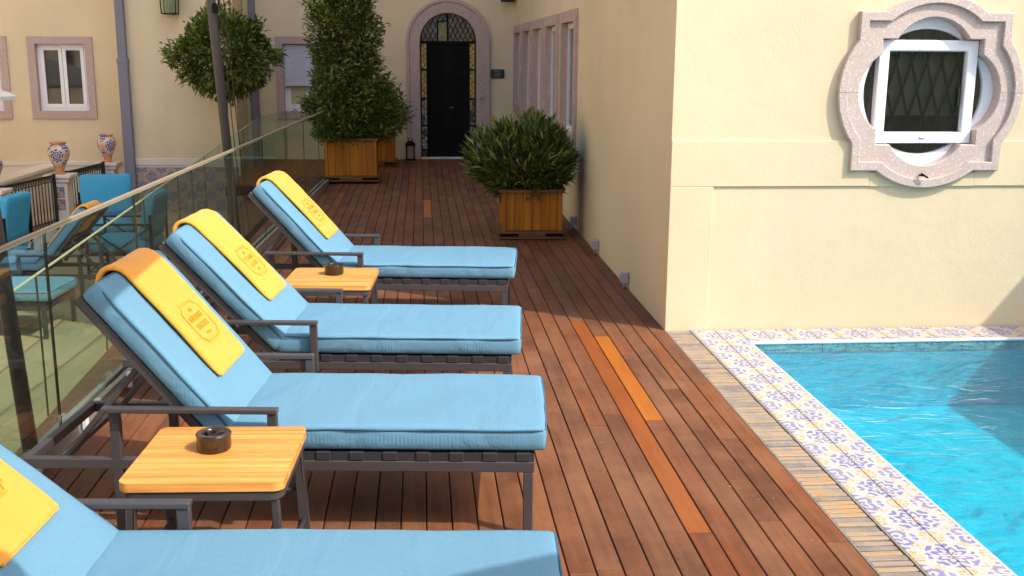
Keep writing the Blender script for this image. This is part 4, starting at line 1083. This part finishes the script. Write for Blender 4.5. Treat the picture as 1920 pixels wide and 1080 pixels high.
# ================================================================== TERRACE: PEDESTALS, VASES, RAILINGS, SEATS
PED = [(-5.55, 14.25), (-5.27, 16.05), (-5.08, 17.80)]
pl = ['leftmost white tiled pedestal, cut by the left edge', 'middle white tiled pedestal between the two green railings', 'white tiled pedestal next to the grey downpipe']
vl = ['painted ceramic urn cut off by the left edge', 'painted ceramic urn on the middle pedestal', 'painted ceramic urn with orange rim beside the downpipe']
me_t = tile_mesh(.13, .006, DTILE, 'tile')
for k, (x, y) in enumerate(PED):
    t = thing('pedestal', pl[k], 'pedestal', (x, y, ZT), 0, 'white pedestals carrying urns')
    bm = B(); H_ = -ZT; box(bm, (-.12, -.12, 0), (.12, .12, H_-.07), .004); box(bm, (-.15, -.15, 0), (.15, .15, .10), .008); obj('shaft', bm, W_WHITE, t)
    bm = B(); box(bm, (-.19, -.19, H_-.015), (.19, .19, H_+.035), .008); box(bm, (-.16, -.16, H_-.07), (.16, .16, H_-.0151), .006); obj('cap', bm, W_WHITE, t)
    pn = part('tile_panel', W_WHITE, t, ((-.095, -.124, H_-.50), (.095, -.118, H_-.12)))
    for i in range(1):
        for j in range(2):
            o = link('tile', me_t, pn, (0, -.128, H_-.40+.18*j)); o.rotation_euler = (R(90), 0, 0); o.scale = (1.25, 1.25, 1)
    v = thing('urn', vl[k], 'urn', (x, y, .036), .7*k, 'painted urns on the pedestals')
    s = (1.0, 1.0, .96)[k]
    prof = [(.0, 0), (.075, 0), (.078, .018), (.062, .03), (.064, .07), (.085, .13), (.125, .21), (.152, .29), (.155, .34), (.138, .385), (.105, .415), (.095, .43), (.112, .445), (.116, .46), (.10, .468), (.085, .455), (.08, .40), (0, .40)]
    bm = B(); lathe(bm, [(r_*s, z_*s) for r_, z_ in prof], 32, (0, 0, 0), True); obj('body', bm, MAJ, v, 50)
tag(part('parapet', W_WHITE, None, ((-6.3, 9.5, ZT+.001), (-6.1, 18.5, -.12)), ((-6.34, 9.5, -.1199), (-6.06, 18.5, -.06)), bev=.008), 'low white parapet behind the green iron railings', 'wall')
def railing(p, q, label):
    t = thing('iron_railing', label, 'railing', (p[0], p[1], ZT), 0, 'dark green iron railings between pedestals')
    d = Vector((q[0]-p[0], q[1]-p[1], 0)); L = d.length; d.normalize(); t.rotation_euler.z = math.atan2(d.y, d.x)
    a, c = .20, L-.20
    for z, h in ((.78, .035), (.705, .014), (.145, .014), (.07, .02)):
        bm = B(); bar(bm, (a, 0, z), (c, 0, z), .03 if h > .03 else .016, h); obj('rail', bm, GREENIRON, t)
    n = int((c-a)/.085)
    bm = B(); tube(bm, [(0, 0, .07), (0, 0, .77)], .0085, 6); me = mesh_of('baluster', bm, GREENIRON, True)
    bm = B(); tube(bm, [(0, 0, 0), (0, 0, .05)], .0085, 5); mi = mesh_of('infill', bm, GREENIRON, True)
    for k in range(n+1):
        x = a+(c-a)*k/n; link('baluster', me, t, (x, 0, 0))
        if k < n: link('infill', mi, t, (x+(c-a)/n/2, 0, .72)); link('infill', mi, t, (x+(c-a)/n/2, 0, .085))
    for x in (a, c):
        bm = B(); box(bm, (x-.02, -.02, 0), (x+.02, .02, .81), .003); obj('post', bm, GREENIRON, t)
railing(PED[0], PED[1], 'dark green iron railing between the leftmost and the middle pedestal')
railing(PED[1], PED[2], 'dark green iron railing between the middle pedestal and the downpipe')
def make_chair():
    t = thing('garden_armchair', None, 'armchair'); w, dp = .33, .36
    for x in (-dp, dp):
        for s in (-1, 1):
            bm = B(); box(bm, (x-.014, s*w-.014, 0), (x+.014, s*w+.014, .62 if x > 0 else .74), .002); obj('leg', bm, BLACK, t)
    for s in (-1, 1):
        bm = B(); box(bm, (-dp, s*w-.018, .6205), (dp+.02, s*w+.018, .64), .002); obj('armrest', bm, BLACK, t)
        bm = B(); bar(bm, (-dp+.014, s*w, .10), (dp-.014, s*w, .60), .014, .014); bar(bm, (-dp+.014, s*w+.001, .60), (dp-.014, s*w+.001, .10), .0135, .0135); bar(bm, (-dp+.014, s*w, .09), (dp-.014, s*w, .09), .014, .014); obj('cross_brace', bm, BLACK, t)
    bm = B(); box(bm, (-dp+.0145, -w+.015, .27), (dp-.0145, w-.015, .30)); obj('seat_frame', bm, BLACK, t)
    bm = B(); roundbox(bm, -dp+.03, dp, -w+.02, w-.02, .301, .44, .035, 8, 8, .015); obj('seat_cushion', bm, BLUE2, t, True)
    bm = B(); roundbox(bm, 0, .52, -w+.015, w-.015, 0, .13, .04, 8, 8, .02)
    for v in bm.verts: v.co = Vector((-dp+.02 - v.co.x*.16 + v.co.z*.97, v.co.y, .445 + v.co.x*.98 + v.co.z*.12))
    obj('back_cushion', bm, BLUE2, t, True)
    bm = B(); box(bm, (-dp-.013, -w+.0145, .70), (-dp+.013, w-.0145, .74)); obj('back_rail', bm, BLACK, t)
    return t
BLUE2 = m_fabric('strong_blue_fabric', (.050, .30, .50), (.09, .38, .58))
ch = make_chair(); GC = 'blue cushioned terrace armchairs'
for k, (x, y, rz, lb) in enumerate([(-4.05, 14.0, -75, 'blue armchair facing the camera next to the tiled wall on the lower terrace'), (-3.42, 12.55, 178, 'blue armchair with crossed side frame seen side-on through the balustrade'), (-4.92, 12.35, 176, 'blue armchair with crossed side frame cut by the left edge')]):
    o = ch if k == 0 else copy_tree(ch); o.location = (x, y, ZT); o.rotation_euler.z = R(rz); tag(o, lb, 'armchair', GC)
o = copy_tree(lounger); place(o, (-3.32, 9.95), -4, ZT); tag(o, 'turquoise lounger foot end seen through the glass on the lower terrace', 'sun lounger', 'loungers on the lower terrace')
o = copy_tree(lounger); place(o, (-5.10, 11.42), 178, ZT); tag(o, 'blue lounger on the lower terrace with its backrest raised to the right', 'sun lounger', 'loungers on the lower terrace')
q = copy_tree(towel); place(q, (-5.10, 11.42), 178, ZT); tag(q, 'yellow towel on the lower terrace lounger seen through the glass', 'towel', GT)

# ================================================================== SMALL THINGS ON THE WALLS
def wall_lantern(label, loc):
    t = thing('wall_lantern', label, 'lantern', loc, 0, 'glazed wall lanterns'); w = .105
    bm = B()
    for sx in (-1, 1):
        for sy in (-1, 1): bar(bm, (sx*w, sy*w, 0), (sx*w*1.15, sy*w*1.15, .36), .014, .014, (0, 1, 0))
    for z, f in ((0, 1.0), (.36, 1.15)):
        for s in (-1, 1): bar(bm, (-w*f, s*w*f, z), (w*f, s*w*f, z), .016, .016); bar(bm, (s*w*f, -w*f, z), (s*w*f, w*f, z), .016, .016)
    obj('cage', bm, BLACK, t)
    bm = B(); loops_mesh(bm, [[(-w*1.2, -w*1.2, .37), (w*1.2, -w*1.2, .37), (w*1.2, w*1.2, .37), (-w*1.2, w*1.2, .37)], [(-.03, -.03, .46), (.03, -.03, .46), (.03, .03, .46), (-.03, .03, .46)]]); obj('roof', bm, BRASS, t)
    for s in (-1, 1):
        bm = B(); box(bm, (-w+.008, s*w-.002, .01), (w-.008, s*w+.002, .35)); obj('pane', bm, PANE_T, t)
    bm = B(); tube(bm, [(0, 0, .0), (0, 0, .16)], .012, 8); obj('candle', bm, CANDLE, t, True)
    bm = B(); bar(bm, (0, 0, .46), (0, 0, .53), .015, .015, (0, 1, 0)); bar(bm, (0, 0, .53), (0, .17, .53), .02, .02); box(bm, (-.04, .155, .42), (.04, .172, .62)); obj('bracket', bm, BLACK, t)
wall_lantern('wall lantern on the projecting bay above the ball tree', (-3.87, YF-1.0-.18, 2.36))
wall_lantern('wall lantern above the plaque, only its base in view', (1.455, YF-.18, 2.655))
def floor_lantern():
    t = thing('floor_lantern', 'black lantern with frosted panel standing left of the arched door', 'lantern', (-.205, 18.38, .002)); w = .075
    bm = B(); box(bm, (-w-.01, -w-.01, 0), (w+.01, w+.01, .03)); box(bm, (-w-.01, -w-.01, .25), (w+.01, w+.01, .285))
    for sx in (-1, 1):
        for sy in (-1, 1): box(bm, (sx*w, sy*w, .03), (sx*(w-.022), sy*(w-.022), .25))
    obj('body', bm, BLACK, t)
    bm = B(); box(bm, (-w+.024, -w+.012, .031), (w-.024, w-.012, .249)); obj('frosted_panel', bm, CANDLE, t)
    bm = B(); loops_mesh(bm, [[(-w, -w, .285), (w, -w, .285), (w, w, .285), (-w, w, .285)], [(-.035, -.035, .33), (.035, -.035, .33), (.035, .035, .33), (-.035, .035, .33)]]); vv = list(bm.verts); bm.faces.new(vv[4:]); tube(bm, [(-.04, 0, .33), (-.035, 0, .375), (.035, 0, .375), (.04, 0, .33)], .006, 6); obj('top', bm, BLACK, t)
floor_lantern()
def plaque():
    t = thing('plaque', 'small dark green plaque with pale lettering right of the arched door', 'sign', (1.295, YF-.012, 1.455))
    bm = B(); box(bm, (-.118, -.008, -.075), (.118, .008, .075)); 
    es = [e for e in bm.edges if abs(e.verts[0].co.y-e.verts[1].co.y) > .01]; bmesh.ops.bevel(bm, geom=es, offset=.022, segments=3, affect='EDGES', profile=.5); obj('plate', bm, SIGN, t)
    for s_, z, sz in (('INFANTE', .042, .030), ('SAGRES', .0, .034), ('PORTO', -.042, .034)):
        o = link('lettering', text_mesh('lettering', s_, sz, LETTER), t, (0, -.010, z)); o.rotation_euler.x = R(90)
plaque()
bx = ['nearest', 'middle', 'farthest']
for k, y in enumerate((8.09, 9.54, 11.0)):
    t = thing('outlet_box', bx[k] + ' of the three small grey outlet boxes at the foot of the side wall', 'outlet', (XW-.003, y, 0), 0, 'grey outlet boxes along the wall')
    bm = B(); box(bm, (-.055, -.04, .045), (0, .04, .135), .006); obj('housing', bm, GREYBOX, t)
    bm = B(); box(bm, (-.062, -.034, .055), (-.0555, .034, .125), .003); obj('cover', bm, GREYBOX, t)
    for s in (-.02, .02):
        bm = B(); tube(bm, [(-.03, s, .002), (-.03, s, .045)], .009, 8); obj('conduit', bm, CHAN, t, True)
